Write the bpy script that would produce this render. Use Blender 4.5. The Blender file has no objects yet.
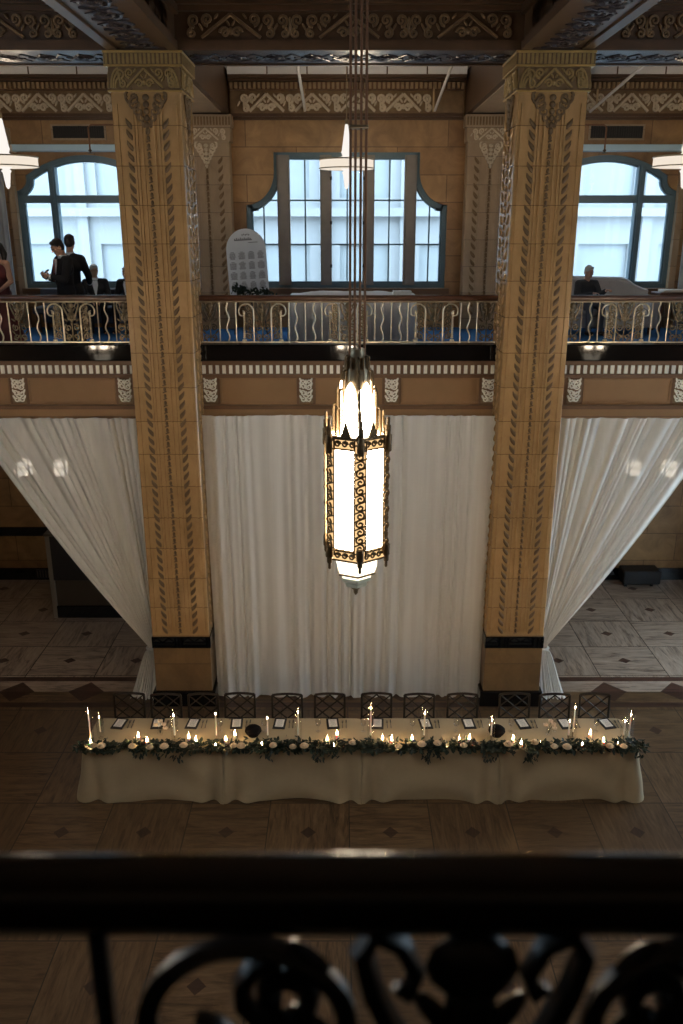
import bpy, bmesh, math, random
from math import sin, cos, pi, radians, sqrt, atan2
from mathutils import Vector, Matrix, Euler, noise
from mathutils.geometry import tessellate_polygon
random.seed(7)
SC = bpy.context.scene
COL = SC.collection

# ------------------------------------------------------------------ mesh helper
class M:
    def __init__(s):
        s.v = []; s.f = []
    def add(s, vs, fs):
        b = len(s.v); s.v += [tuple(p) for p in vs]; s.f += [tuple(i + b for i in f) for f in fs]
        return s
    def box(s, x0, x1, y0, y1, z0, z1, rz=0, piv=None):
        vs = [(x, y, z) for z in (z0, z1) for y in (y0, y1) for x in (x0, x1)]
        if rz:
            cx, cy = piv or ((x0 + x1) / 2, (y0 + y1) / 2); c, t = cos(rz), sin(rz)
            vs = [(cx + (x - cx) * c - (y - cy) * t, cy + (x - cx) * t + (y - cy) * c, z) for x, y, z in vs]
        return s.add(vs, [(0, 2, 3, 1), (4, 5, 7, 6), (0, 1, 5, 4), (1, 3, 7, 5), (3, 2, 6, 7), (2, 0, 4, 6)])
    def cbox(s, x0, x1, y0, y1, z0, z1, b):
        # box with chamfered edges
        R = [(x0 + b, y0), (x1 - b, y0), (x1, y0 + b), (x1, y1 - b), (x1 - b, y1), (x0 + b, y1), (x0, y1 - b), (x0, y0 + b)]
        I = [(x0 + b, y0 + b), (x1 - b, y0 + b), (x1 - b, y0 + b), (x1 - b, y1 - b), (x1 - b, y1 - b), (x0 + b, y1 - b), (x0 + b, y1 - b), (x0 + b, y0 + b)]
        vs = [(x, y, z0) for x, y in I] + [(x, y, z0 + b) for x, y in R] + [(x, y, z1 - b) for x, y in R] + [(x, y, z1) for x, y in I]
        fs = [tuple(range(7, -1, -1)), tuple(range(24, 32))]
        for k in range(3):
            for i in range(8):
                j = (i + 1) % 8; fs.append((k * 8 + i, k * 8 + j, k * 8 + 8 + j, k * 8 + 8 + i))
        return s.add(vs, fs)
    def tube(s, pts, r, n=6, closed=False, flat=1.0, up=None):
        pts = [Vector(p) for p in pts]; m = len(pts)
        rs = r if isinstance(r, (list, tuple)) else [r] * m
        vs = []; fs = []
        u = None
        for i, p in enumerate(pts):
            if closed: t = pts[(i + 1) % m] - pts[i - 1]
            else: t = pts[min(i + 1, m - 1)] - pts[max(i - 1, 0)]
            if t.length < 1e-9: t = Vector((0, 0, 1))
            t.normalize()
            if u is None:
                a = Vector(up) if up else (Vector((0, 1, 0)) if abs(t.y) < .9 else Vector((1, 0, 0)))
            else: a = u
            u = (a - t * a.dot(t))
            if u.length < 1e-6: u = t.orthogonal()
            u.normalize(); w = t.cross(u)
            for k in range(n):
                q = 2 * pi * k / n
                vs.append(p + (u * cos(q) * flat + w * sin(q)) * rs[i])
        for i in range(m if closed else m - 1):
            j = (i + 1) % m
            for k in range(n):
                l = (k + 1) % n
                fs.append((i * n + k, i * n + l, j * n + l, j * n + k))
        if not closed:
            fs.append(tuple(range(n - 1, -1, -1))); fs.append(tuple((m - 1) * n + k for k in range(n)))
        return s.add(vs, fs)
    def lathe(s, prof, c=(0, 0, 0), n=16, rot=0):
        vs = []; fs = []
        for r, z in prof:
            for k in range(n):
                q = 2 * pi * k / n + rot
                vs.append((c[0] + r * cos(q), c[1] + r * sin(q), c[2] + z))
        m = len(prof)
        for i in range(m - 1):
            for k in range(n):
                l = (k + 1) % n
                fs.append((i * n + k, i * n + l, (i + 1) * n + l, (i + 1) * n + k))
        fs.append(tuple(range(n - 1, -1, -1))); fs.append(tuple((m - 1) * n + k for k in range(n)))
        return s.add(vs, fs)
    def ell(s, c, r, n=10, m=7, R=None):
        c = Vector(c); vs = []; fs = []
        if not isinstance(r, (list, tuple)): r = (r, r, r)
        def P(x, y, z):
            p = Vector((x * r[0], y * r[1], z * r[2]))
            if R is not None: p = R @ p
            return c + p
        vs.append(P(0, 0, -1))
        for i in range(1, m):
            a = -pi / 2 + pi * i / m
            for k in range(n):
                q = 2 * pi * k / n
                vs.append(P(cos(a) * cos(q), cos(a) * sin(q), sin(a)))
        vs.append(P(0, 0, 1))
        for k in range(n):
            l = (k + 1) % n
            fs.append((0, 1 + l, 1 + k))
            for i in range(m - 2):
                fs.append((1 + i * n + k, 1 + i * n + l, 1 + (i + 1) * n + l, 1 + (i + 1) * n + k))
            fs.append((1 + (m - 2) * n + k, 1 + (m - 2) * n + l, len(vs) - 1))
        return s.add(vs, fs)
    def cap(s, p0, r0, p1, r1, n=12):
        # tapered capsule
        p0 = Vector(p0); p1 = Vector(p1); d = (p1 - p0)
        L = max(d.length, 1e-6); d.normalize()
        pts = []; rs = []
        for a in (-80, -50, -25): pts.append(p0 + d * r0 * sin(radians(a))); rs.append(r0 * cos(radians(a)))
        pts.append(p0); rs.append(r0); pts.append(p1); rs.append(r1)
        for a in (25, 50, 80): pts.append(p1 + d * r1 * sin(radians(a))); rs.append(r1 * cos(radians(a)))
        return s.tube(pts, rs, n)
    def prism(s, poly, y0, y1, plane='xz'):
        # closed outline (list of 2D points) extruded between y0 and y1
        n = len(poly)
        mk = (lambda a, b, y: (a, y, b)) if plane == 'xz' else ((lambda a, b, y: (y, a, b)) if plane == 'yz' else (lambda a, b, y: (a, b, y)))
        vs = [mk(a, b, y0) for a, b in poly] + [mk(a, b, y1) for a, b in poly]
        tris = tessellate_polygon([[Vector((a, b, 0)) for a, b in poly]])
        fs = [tuple(t) for t in tris] + [tuple(n + i for i in reversed(t)) for t in tris]
        fs += [(i, (i + 1) % n, n + (i + 1) % n, n + i) for i in range(n)]
        return s.add(vs, fs)
    def plate(s, outer, holes, y0, y1):
        # outline with holes in the xz plane extruded from y0 to y1
        loops = [outer] + holes
        flat = [p for l in loops for p in l]; n = len(flat)
        tris = tessellate_polygon([[Vector((a, b, 0)) for a, b in l] for l in loops])
        vs = [(a, y0, b) for a, b in flat] + [(a, y1, b) for a, b in flat]
        fs = [tuple(t) for t in tris] + [tuple(n + i for i in reversed(t)) for t in tris]
        o = 0
        for l in loops:
            k = len(l)
            fs += [(o + i, o + (i + 1) % k, n + o + (i + 1) % k, n + o + i) for i in range(k)]
            o += k
        return s.add(vs, fs)
    def ring(s, outer, inner, y0, y1):
        # band between two outlines of the same length
        n = len(outer)
        vs = [(a, y0, b) for a, b in outer] + [(a, y0, b) for a, b in inner] + [(a, y1, b) for a, b in outer] + [(a, y1, b) for a, b in inner]
        fs = []
        for i in range(n):
            j = (i + 1) % n
            fs += [(i, j, n + j, n + i), (2 * n + j, 2 * n + i, 3 * n + i, 3 * n + j), (j, i, 2 * n + i, 2 * n + j), (n + i, n + j, 3 * n + j, 3 * n + i)]
        return s.add(vs, fs)
    def grid(s, fn, nu, nv):
        vs = [fn(i / nu, j / nv) for j in range(nv + 1) for i in range(nu + 1)]
        w = nu + 1
        return s.add(vs, [(j * w + i, j * w + i + 1, (j + 1) * w + i + 1, (j + 1) * w + i) for j in range(nv) for i in range(nu)])
    def xf(s, mat):
        s.v = [tuple(mat @ Vector(p)) for p in s.v]; return s
    def build(s, name, mat, parent=None, smooth=True, local=False, ang=40):
        vs = [Vector(p) for p in s.v]
        loc = Vector((0, 0, 0))
        if parent is None:
            if not local:
                lo = [min(p[i] for p in vs) for i in range(3)]; hi = [max(p[i] for p in vs) for i in range(3)]
                loc = Vector(((lo[0] + hi[0]) / 2, (lo[1] + hi[1]) / 2, lo[2]))
        elif not local:
            q = parent; org = Vector((0, 0, 0))
            while q is not None:
                org += q.location; q = q.parent
            vs = [p - org for p in vs]
        if parent is None: vs = [p - loc for p in vs]
        me = bpy.data.meshes.new(name); me.from_pydata([tuple(p) for p in vs], [], s.f); me.update()
        bm = bmesh.new(); bm.from_mesh(me)
        bmesh.ops.recalc_face_normals(bm, faces=bm.faces); bm.to_mesh(me); bm.free()
        if smooth:
            me.polygons.foreach_set('use_smooth', [True] * len(me.polygons))
            me.set_sharp_from_angle(angle=radians(ang))
        me.materials.append(mat)
        o = bpy.data.objects.new(name, me); COL.objects.link(o)
        o.location = loc
        if parent is not None: o.parent = parent
        return o

def tag(o, label, cat, group=None, kind=None):
    o['label'] = label; o['category'] = cat
    if group: o['group'] = group
    if kind: o['kind'] = kind
    return o
def thing(name, label, cat, loc=(0, 0, 0), rz=0, group=None):
    o = bpy.data.objects.new(name, None); COL.objects.link(o)
    o.location = loc; o.rotation_euler = (0, 0, rz); o.empty_display_size = .1
    return tag(o, label, cat, group)
def struct(o, label=None):
    o['kind'] = 'structure'
    if label: o['label'] = label
    return o
def copy_tree(o, parent=None):
    c = o.copy(); COL.objects.link(c)
    if parent is not None: c.parent = parent
    for ch in list(o.children): copy_tree(ch, c)
    return c
ORD = ['first', 'second', 'third', 'fourth', 'fifth', 'sixth', 'seventh', 'eighth', 'ninth', 'tenth', 'eleventh', 'twelfth', 'thirteenth', 'fourteenth', 'fifteenth', 'sixteenth', 'seventeenth', 'eighteenth', 'nineteenth', 'twentieth', 'twenty-first', 'twenty-second', 'twenty-third', 'twenty-fourth']

# ------------------------------------------------------------------ materials
class NT:
    def __init__(s, name):
        s.m = bpy.data.materials.new(name); s.m.use_nodes = True; s.t = s.m.node_tree; s.t.nodes.clear()
        s.out = s.t.nodes.new('ShaderNodeOutputMaterial')
    def n(s, typ, **kw):
        nd = s.t.nodes.new(typ)
        for k, v in kw.items():
            if k.startswith('i_'): s.set(nd, k[2:], v)
            else: setattr(nd, k, v)
        return nd
    def set(s, nd, key, v):
        sock = nd.inputs[int(key)] if key.isdigit() else nd.inputs[key.replace('_', ' ')]
        if hasattr(v, 'is_output'): s.t.links.new(v, sock)
        else:
            if isinstance(v, (tuple, list)) and len(v) == 3 and sock.type == 'RGBA': v = (*v, 1)
            sock.default_value = v
    def math(s, op, a, b=0.0, c=None):
        nd = s.n('ShaderNodeMath', operation=op); s.set(nd, '0', a); s.set(nd, '1', b)
        if c is not None: s.set(nd, '2', c)
        return nd.outputs[0]
    def mix(s, f, a, b):
        nd = s.n('ShaderNodeMix', data_type='RGBA'); s.set(nd, '0', f); s.set(nd, '6', a); s.set(nd, '7', b); return nd.outputs[2]
    def fmix(s, f, a, b):
        nd = s.n('ShaderNodeMix', data_type='FLOAT'); s.set(nd, '0', f); s.set(nd, '2', a); s.set(nd, '3', b); return nd.outputs[0]
    def ramp(s, f, stops):
        nd = s.n('ShaderNodeValToRGB'); s.set(nd, '0', f); e = nd.color_ramp.elements
        while len(e) < len(stops): e.new(.5)
        for k, (p, c) in enumerate(stops):
            e[k].position = p; e[k].color = (*c, 1) if len(c) == 3 else c
        return nd.outputs[0]
    def coord(s): return s.n('ShaderNodeTexCoord').outputs['Object']
    def pos(s): return s.n('ShaderNodeNewGeometry').outputs['Position']
    def xyz(s, v):
        nd = s.n('ShaderNodeSeparateXYZ'); s.set(nd, '0', v); return nd.outputs
    def comb(s, x, y, z):
        nd = s.n('ShaderNodeCombineXYZ'); s.set(nd, '0', x); s.set(nd, '1', y); s.set(nd, '2', z); return nd.outputs[0]
    def noise(s, v, scale, detail=4, rough=.55, dist=0):
        nd = s.n('ShaderNodeTexNoise'); s.set(nd, 'Vector', v); s.set(nd, 'Scale', scale); s.set(nd, 'Detail', detail); s.set(nd, 'Roughness', rough); s.set(nd, 'Distortion', dist)
        return nd.outputs[0]
    def pr(s, col, rough=.5, metal=0, **kw):
        nd = s.n('ShaderNodeBsdfPrincipled'); s.set(nd, 'Base_Color', col); s.set(nd, 'Roughness', rough); s.set(nd, 'Metallic', metal)
        for k, v in kw.items(): s.set(nd, k, v)
        return nd
    def bump(s, h, st=.3, d=.01):
        nd = s.n('ShaderNodeBump'); s.set(nd, 'Strength', st); s.set(nd, 'Distance', d); s.set(nd, 'Height', h); return nd.outputs[0]
    def fin(s, sh):
        s.t.links.new(sh.outputs[0] if hasattr(sh, 'outputs') else sh, s.out.inputs[0]); return s.m

def plain(name, col, rough=.5, metal=0, var=.15, scale=8, bump=0, **kw):
    t = NT(name); v = t.coord()
    nz = t.noise(v, scale, 5)
    c = t.mix(nz, tuple(x * (1 - var) for x in col), tuple(min(1, x * (1 + var)) for x in col))
    p = t.pr(c, rough, metal, **kw)
    if bump: t.set(p, 'Normal', t.bump(t.noise(v, scale * 6, 3), bump, .004))
    return t.fin(p)
def emit(name, col, st):
    t = NT(name); e = t.n('ShaderNodeEmission'); t.set(e, 'Color', col); t.set(e, 'Strength', st); return t.fin(e)
def glassy(name, tint=(1, 1, 1), gl=.1, rough=.03, fac=None):
    t = NT(name)
    a = t.n('ShaderNodeBsdfTransparent'); t.set(a, 'Color', tint)
    b = t.n('ShaderNodeBsdfGlossy'); t.set(b, 'Roughness', rough)
    m = t.n('ShaderNodeMixShader')
    if fac is None:
        lw = t.n('ShaderNodeLayerWeight'); t.set(lw, 'Blend', gl); t.set(m, '0', lw.outputs['Facing'])
    else: t.set(m, '0', fac)
    t.t.links.new(a.outputs[0], m.inputs[1]); t.t.links.new(b.outputs[0], m.inputs[2])
    return t.fin(m)

def marble_blocks(name, c1, c2, bh, zoff=0, rough=.4, vein=.5):
    # tan stone in courses of height bh with fine joints
    t = NT(name); v = t.pos(); x, y, z = t.xyz(v)
    q = t.math('DIVIDE', t.math('SUBTRACT', z, zoff), bh)
    fr = t.math('FRACT', q)
    cell = t.math('FLOOR', q)
    wn = t.n('ShaderNodeTexWhiteNoise', noise_dimensions='1D'); t.set(wn, 'W', cell)
    st = t.comb(t.math('MULTIPLY', x, 1.0), y, t.math('ADD', t.math('MULTIPLY', z, .55), t.math('MULTIPLY', wn.outputs[0], 9)))
    nz = t.noise(st, 3.2, 8, .62, .8)
    nz2 = t.noise(st, 26, 4, .6)
    f = t.math('ADD', t.math('MULTIPLY', nz, .8), t.math('MULTIPLY', nz2, .2))
    col = t.ramp(f, [(.3, c2), (.62, c1)])
    col = t.mix(t.math('MULTIPLY', wn.outputs[0], .28), col, tuple(a * .62 for a in c1))
    j = t.math('LESS_THAN', t.math('ABSOLUTE', t.math('SUBTRACT', fr, .5)), .5 - .005 / bh)
    col = t.mix(j, tuple(a * .6 for a in c2), col)
    p = t.pr(col, rough); t.set(p, 'Normal', t.bump(j, .5, .006))
    return t.fin(p)
def wall_blocks(name, c1, c2, w, h, rough=.5):
    t = NT(name); x, y, z = t.xyz(t.pos())
    br = t.n('ShaderNodeTexBrick'); t.set(br, 'Vector', t.comb(x, t.math('SUBTRACT', z, .45), 0.0)); br.offset = .5
    t.set(br, 'Scale', 1.0); t.set(br, 'Brick_Width', w); t.set(br, 'Row_Height', h); t.set(br, 'Mortar_Size', .008); t.set(br, 'Bias', 0.0)
    t.set(br, 'Color1', c1); t.set(br, 'Color2', c2); t.set(br, 'Mortar', tuple(a * .55 for a in c2))
    nz = t.noise(t.pos(), 2.6, 8, .6, .7)
    col = t.n('ShaderNodeMix', data_type='RGBA', blend_type='MULTIPLY'); t.set(col, '0', 1.0); t.set(col, '6', br.outputs[0]); t.set(col, '7', t.ramp(nz, [(.3, (.6, .57, .55)), (.7, (1.1, 1.08, 1.05))]))
    return t.fin(t.pr(col.outputs[2], rough))

def thin(name, col, f):
    # light cloth or acrylic that lets some daylight through
    t = NT(name); nz = t.noise(t.coord(), 9, 4); c = t.mix(nz, tuple(x * .93 for x in col), tuple(min(1, x * 1.05) for x in col))
    d = t.n('ShaderNodeBsdfDiffuse'); t.set(d, 'Color', c); r = t.n('ShaderNodeBsdfTranslucent'); t.set(r, 'Color', c)
    m = t.n('ShaderNodeMixShader'); t.set(m, '0', f); t.t.links.new(d.outputs[0], m.inputs[1]); t.t.links.new(r.outputs[0], m.inputs[2])
    return t.fin(m)
MT = {}
MT['column'] = marble_blocks('column_stone', (.52, .325, .148), (.36, .212, .092), .49, .26, .2)
MT['base_stone'] = marble_blocks('base_stone', (.26, .155, .07), (.16, .095, .045), .49, .26, .3)
MT['pilaster'] = marble_blocks('pilaster_stone', (.40, .295, .19), (.29, .205, .13), .49, .26, .3)
MT['wall'] = wall_blocks('upper_wall_stone', (.43, .265, .125), (.30, .170, .078), 1.9, .49)
MT['dado'] = wall_blocks('lower_wall_stone', (.36, .21, .085), (.28, .15, .06), 1.3, .62)
MT['relief'] = plain('aged_shaded_relief', (.165, .10, .045), .55, .25, .35, 14)  # patina tone, kept dark to carry the shadows of the carving too
MT['relief_pale'] = plain('pale_relief', (.62, .52, .38), .6, .1, .3, 14)
MT['relief_dark'] = plain('dark_relief', (.21, .135, .07), .5, .3, .4, 10)
MT['relief_mid'] = plain('tan_relief', (.36, .25, .14), .55, .15, .3, 14)
MT['relief_gold'] = plain('gilded_relief', (.36, .245, .10), .45, .5, .35, 14)
MT['gold'] = plain('gilded_line', (.62, .42, .16), .35, .8, .25, 12)
MT['brass'] = plain('aged_brass', (.72, .62, .45), .36, .6, .3, 20)
MT['bronze'] = plain('dark_bronze', (.30, .235, .15), .42, .55, .35, 16)
MT['blackstone'] = plain('black_marble', (.004, .004, .005), .05, 0, .6, 5)
MT['beam'] = plain('brown_beam', (.085, .045, .022), .45, .15, .3, 6)
MT['soffit'] = plain('beam_soffit', (.035, .028, .033), .28, .3, .5, 20, .6)
MT['ceil'] = plain('white_plaster', (.80, .80, .80), .7, 0, .05, 4)
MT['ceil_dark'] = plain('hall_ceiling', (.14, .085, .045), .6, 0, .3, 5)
MT['fascia'] = plain('fascia_paint', (.30, .165, .07), .55, 0, .12, 4)
MT['fascia_dark'] = plain('fascia_moulding', (.15, .075, .033), .5, 0, .2, 6)
MT['bronze_panel'] = plain('dark_bronze_scroll', (.15, .115, .07), .38, .65, .4, 16)
MT['ivory'] = plain('ivory_paint', (.92, .87, .76), .5, 0, .1, 10)
MT['wood'] = plain('handrail_wood', (.085, .032, .016), .3, 0, .35, 10)
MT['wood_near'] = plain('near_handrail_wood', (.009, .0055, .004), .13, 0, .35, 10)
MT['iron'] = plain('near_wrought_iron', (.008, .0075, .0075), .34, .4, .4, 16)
MT['frame'] = plain('window_paint', (.11, .18, .225), .4, .1, .2, 6)
MT['frame_brown'] = plain('mullion_paint', (.24, .22, .20), .5, .1, .2, 6)
MT['glass'] = glassy('window_glass', (.97, .99, 1), .1)
MT['clear'] = glassy('clear_glass', (.97, .97, .97), .12, .05)
MT['carpet'] = plain('blue_carpet', (.010, .115, .32), .95, 0, .35, 30, .4)
MT['chairmetal'] = plain('chair_bronze', (.026, .018, .012), .45, .5, .3, 12)
MT['seatpad'] = plain('seat_pad', (.62, .54, .42), .8, 0, .1, 20)
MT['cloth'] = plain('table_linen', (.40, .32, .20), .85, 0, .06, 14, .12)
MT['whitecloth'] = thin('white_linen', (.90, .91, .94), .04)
MT['leaf'] = plain('garland_leaf', (.010, .020, .009), .55, 0, .6, 9)
MT['rose'] = plain('cream_petals', (.72, .56, .38), .7, 0, .15, 30)
MT['blossom'] = plain('peach_petals', (.75, .60, .45), .7, 0, .2, 30)
MT['wax'] = plain('ivory_wax', (.85, .78, .66), .5, 0, .05, 20, Subsurface_Weight=.3)
MT['flame'] = emit('candle_flame', (1, .62, .28), 150)
MT['black'] = plain('black_matt', (.010, .009, .009), .6, 0, .3, 10)
MT['velvet'] = plain('black_glaze', (.006, .005, .005), .9, 0, .3, 10, Specular_IOR_Level=.08)
MT['card'] = plain('menu_card', (.80, .76, .70), .7, 0, .04, 10)
MT['steel'] = plain('dark_cutlery', (.10, .085, .07), .3, .9, .2, 10)
MT['lamp'] = emit('lantern_glass', (1.0, .82, .60), 52)
MT['amber'] = emit('amber_glass', (1.0, .62, .28), .9)
MT['lamp_up'] = emit('lantern_upper_glass', (1.0, .82, .60), 16)
MT['lamp_low'] = emit('lantern_lower_glass', (1.0, .86, .66), 2.2)
MT['pend'] = emit('pendant_glass', (1.0, .87, .72), .72)
MT['pend_hi'] = emit('pendant_rod_glass', (1.0, .93, .86), .8)
MT['lamp_small'] = emit('lower_lantern_glass', (1.0, .9, .75), 3.5)
MT['lgold'] = plain('lantern_bronze', (.13, .085, .04), .4, .6, .3, 25)
MT['lgreen'] = plain('lantern_frosted_tier', (.62, .66, .56), .4, 0, .08, 12)
MT['sign'] = thin('sign_board', (.80, .83, .86), .2)
MT['ink'] = plain('grey_ink', (.20, .21, .23), .7, 0, .1, 10)
MT['sofa'] = plain('grey_upholstery', (.44, .44, .46), .9, 0, .1, 14, .1)
MT['bench'] = plain('dark_upholstery', (.09, .10, .13), .85, 0, .15, 14, .1)
MT['pipe'] = plain('copper_pipe', (.22, .11, .06), .45, .6, .2, 12)
MT['whiterod'] = plain('painted_rod', (.72, .68, .62), .45, .1, .1, 10)
MT['tanrod'] = plain('tan_conduit', (.50, .36, .20), .5, .1, .1, 10)
MT['shade'] = plain('blind_box_paint', (.52, .74, .88), .6, 0, .06, 6)
MT['stone_out'] = plain('pale_facade', (.30, .325, .34), .8, 0, .05, 3)
MT['stone_rec'] = plain('facade_recess', (.285, .325, .345), .8, 0, .06, 3)
MT['booth'] = plain('booth_laminate', (.055, .042, .028), .5, 0, .12, 4)
MT['boothpost'] = plain('booth_post', (.20, .17, .13), .5, 0, .12, 4)
MT['hull'] = plain('room_plaster', (.22, .14, .075), .7, 0, .15, 2)
MT['skin'] = plain('skin', (.50, .29, .20), .5, 0, .08, 12)
MT['hair'] = plain('dark_hair', (.012, .009, .007), .5, 0, .3, 40)
MT['hair_grey'] = plain('grey_hair', (.5, .49, .48), .6, 0, .2, 40)
MT['suit'] = plain('black_suit', (.007, .007, .010), .8, 0, .2, 20)
MT['shirt'] = plain('white_shirt', (.75, .77, .8), .8, 0, .04, 20)
MT['tie'] = plain('maroon_tie', (.14, .03, .025), .6, 0, .2, 20)
MT['red'] = plain('wine_red_satin', (.085, .006, .007), .5, 0, .2, 10)
MT['greyshirt'] = plain('charcoal_jumper', (.035, .038, .045), .85, 0, .2, 20)
MT['paper'] = thin('white_sheer', (.74, .80, .86), .6)

def curtain_mat():
    t = NT('sheer_chiffon')
    v = t.coord(); x, y, z = t.xyz(v)
    nz = t.noise(t.comb(t.math('MULTIPLY', x, 9), t.math('MULTIPLY', y, 9), t.math('MULTIPLY', z, .25)), 1.5, 5, .6)
    col = t.ramp(nz, [(.3, (.80, .77, .71)), (.7, (.90, .875, .82))])
    d = t.n('ShaderNodeBsdfDiffuse'); t.set(d, 'Color', col)
    tr = t.n('ShaderNodeBsdfTranslucent'); t.set(tr, 'Color', (.80, .76, .68, 1))
    a = t.n('ShaderNodeMixShader'); t.set(a, '0', .14); t.t.links.new(d.outputs[0], a.inputs[1]); t.t.links.new(tr.outputs[0], a.inputs[2])
    tp = t.n('ShaderNodeBsdfTransparent')
    b = t.n('ShaderNodeMixShader'); t.set(b, '0', .09); t.t.links.new(a.outputs[0], b.inputs[1]); t.t.links.new(tp.outputs[0], b.inputs[2])
    return t.fin(b)
MT['curtain'] = curtain_mat()

def floor_mat():
    t = NT('marble_floor'); x, y, z = t.xyz(t.pos()); ax = t.math('ABSOLUTE', x)
    def cells(u, w, off):
        q = t.math('DIVIDE', t.math('SUBTRACT', u, off), w); return t.math('FRACT', q), t.math('FLOOR', q)
    fxA, cxA = cells(x, 1.05, 0.0); fyA, cyA = cells(y, 1.17, 10.835 - 1.17 * 8)
    fxB, cxB = cells(ax, 1.19, 4.355 - 1.19 * 3); fyB, cyB = cells(y, 1.075, 13.125)
    back = t.math('GREATER_THAN', y, 12.58)
    fx = t.fmix(back, fxA, fxB); fy = t.fmix(back, fyA, fyB)
    cx = t.fmix(back, cxA, t.math('ADD', cxB, t.math('MULTIPLY', t.math('SIGN', x), 37.0))); cy = t.fmix(back, cyA, t.math('ADD', cyB, 50.0))
    dx = t.math('MULTIPLY', t.math('ABSOLUTE', t.math('SUBTRACT', fx, .5)), 1.1); dy = t.math('MULTIPLY', t.math('ABSOLUTE', t.math('SUBTRACT', fy, .5)), 1.12)
    # every second course in front, every course behind carries a diamond
    par = t.math('MODULO', t.math('ADD', cyA, 100.0), 2.0)
    has = t.fmix(back, t.math('SUBTRACT', 1.0, par), 1.0)
    dia = t.math('MULTIPLY', t.math('LESS_THAN', t.math('ADD', dx, dy), .105), t.math('GREATER_THAN', has, .5))
    joint = t.math('GREATER_THAN', t.math('MAXIMUM', dx, t.math('MULTIPLY', dy, 1.1 / 1.12)), .543)
    # border band between the columns
    band = t.math('LESS_THAN', t.math('ABSOLUTE', t.math('SUBTRACT', y, 12.58)), .49)
    strip = t.math('MULTIPLY', band, t.math('GREATER_THAN', t.math('ABSOLUTE', t.math('SUBTRACT', y, 12.58)), .345))
    fD = t.math('FRACT', t.math('DIVIDE', t.math('SUBTRACT', ax, 4.35 - 1.16 * 3.5), 1.16))
    bd = t.math('ADD', t.math('DIVIDE', t.math('MULTIPLY', t.math('ABSOLUTE', t.math('SUBTRACT', fD, .5)), 1.16), .30), t.math('DIVIDE', t.math('ABSOLUTE', t.math('SUBTRACT', y, 12.58)), .31))
    bigd = t.math('MULTIPLY', band, t.math('LESS_THAN', bd, 1.0))
    # grain turns from tile to tile
    wn = t.n('ShaderNodeTexWhiteNoise', noise_dimensions='2D'); t.set(wn, 'Vector', t.comb(cx, cy, 0.0)); rnd = wn.outputs[0]
    turn = t.math('MODULO', t.math('ADD', t.math('ADD', cx, cy), 200.0), 2.0)
    turn = t.math('MULTIPLY', t.math('GREATER_THAN', turn, .5), t.math('SUBTRACT', 1.0, band))
    gu = t.fmix(turn, x, y); gv = t.fmix(turn, y, x)
    gvec = t.comb(t.math('ADD', t.math('MULTIPLY', gu, .55), t.math('MULTIPLY', rnd, 31)), t.math('MULTIPLY', gv, 4.2), t.math('MULTIPLY', rnd, 17))
    g1 = t.noise(gvec, 2.3, 9, .68, 1.3); g2 = t.noise(gvec, 9, 5, .6, .5)
    g = t.math('ADD', t.math('MULTIPLY', g1, .75), t.math('MULTIPLY', g2, .25))
    base = t.ramp(g, [(.36, (.036, .019, .009)), (.5, (.125, .072, .034)), (.66, (.19, .118, .062))])
    base = t.mix(t.math('MULTIPLY', rnd, .45), base, (.070, .041, .021))
    red = t.ramp(g, [(.35, (.022, .010, .007)), (.65, (.062, .030, .019))])
    base = t.mix(back, base, t.ramp(g, [(.36, (.13, .09, .065)), (.5, (.35, .265, .20)), (.66, (.47, .37, .285))]))  # same marble, brightened behind the columns: daylight put into the colour
    m = t.math('MAXIMUM', dia, 0.0)
    m = t.math('MULTIPLY', m, t.math('SUBTRACT', 1.0, band))
    m = t.math('MAXIMUM', m, t.math('MAXIMUM', strip, bigd))
    col = t.mix(t.math('MULTIPLY', joint, t.math('SUBTRACT', 1.0, band)), base, (.022, .014, .009))
    col = t.mix(m, col, t.mix(back, red, t.ramp(g, [(.35, (.035, .017, .012)), (.65, (.12, .058, .04))])))  # inlay lightened behind the columns for the same painted daylight
    return t.fin(t.pr(col, t.fmix(g, .30, .42)))
MT['floor'] = floor_mat()
SKY = 5.0
EXPO = 0.33
PEND = 34
# ------------------------------------------------------------------ the room
def inset(pl, d):
    # parallel curve inside an anticlockwise outline
    n = len(pl); out = []
    for i in range(n):
        a = Vector(pl[i - 1]); b = Vector(pl[i]); c = Vector(pl[(i + 1) % n])
        e1 = (b - a).normalized(); e2 = (c - b).normalized()
        n1 = Vector((-e1.y, e1.x)); n2 = Vector((-e2.y, e2.x)); m = n1 + n2
        if m.length < 1e-5: m = n1
        m.normalize(); k = d / max(.45, m.dot(n1))
        out.append((b.x + m.x * k, b.y + m.y * k))
    return out
YC0, YC1 = 12.15, 13.05          # front and back of the column row
YB = 17.4                        # inner face of the far wall
ZG = 5.45                        # gallery floor
ZBM = 9.465                      # underside of the beams
XW = 8.3                         # side walls
trim_n = [0]
def trim(m, mat, smooth=True):
    trim_n[0] += 1
    return struct(m.build('trim_%d' % trim_n[0], mat, None, smooth))

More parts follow.
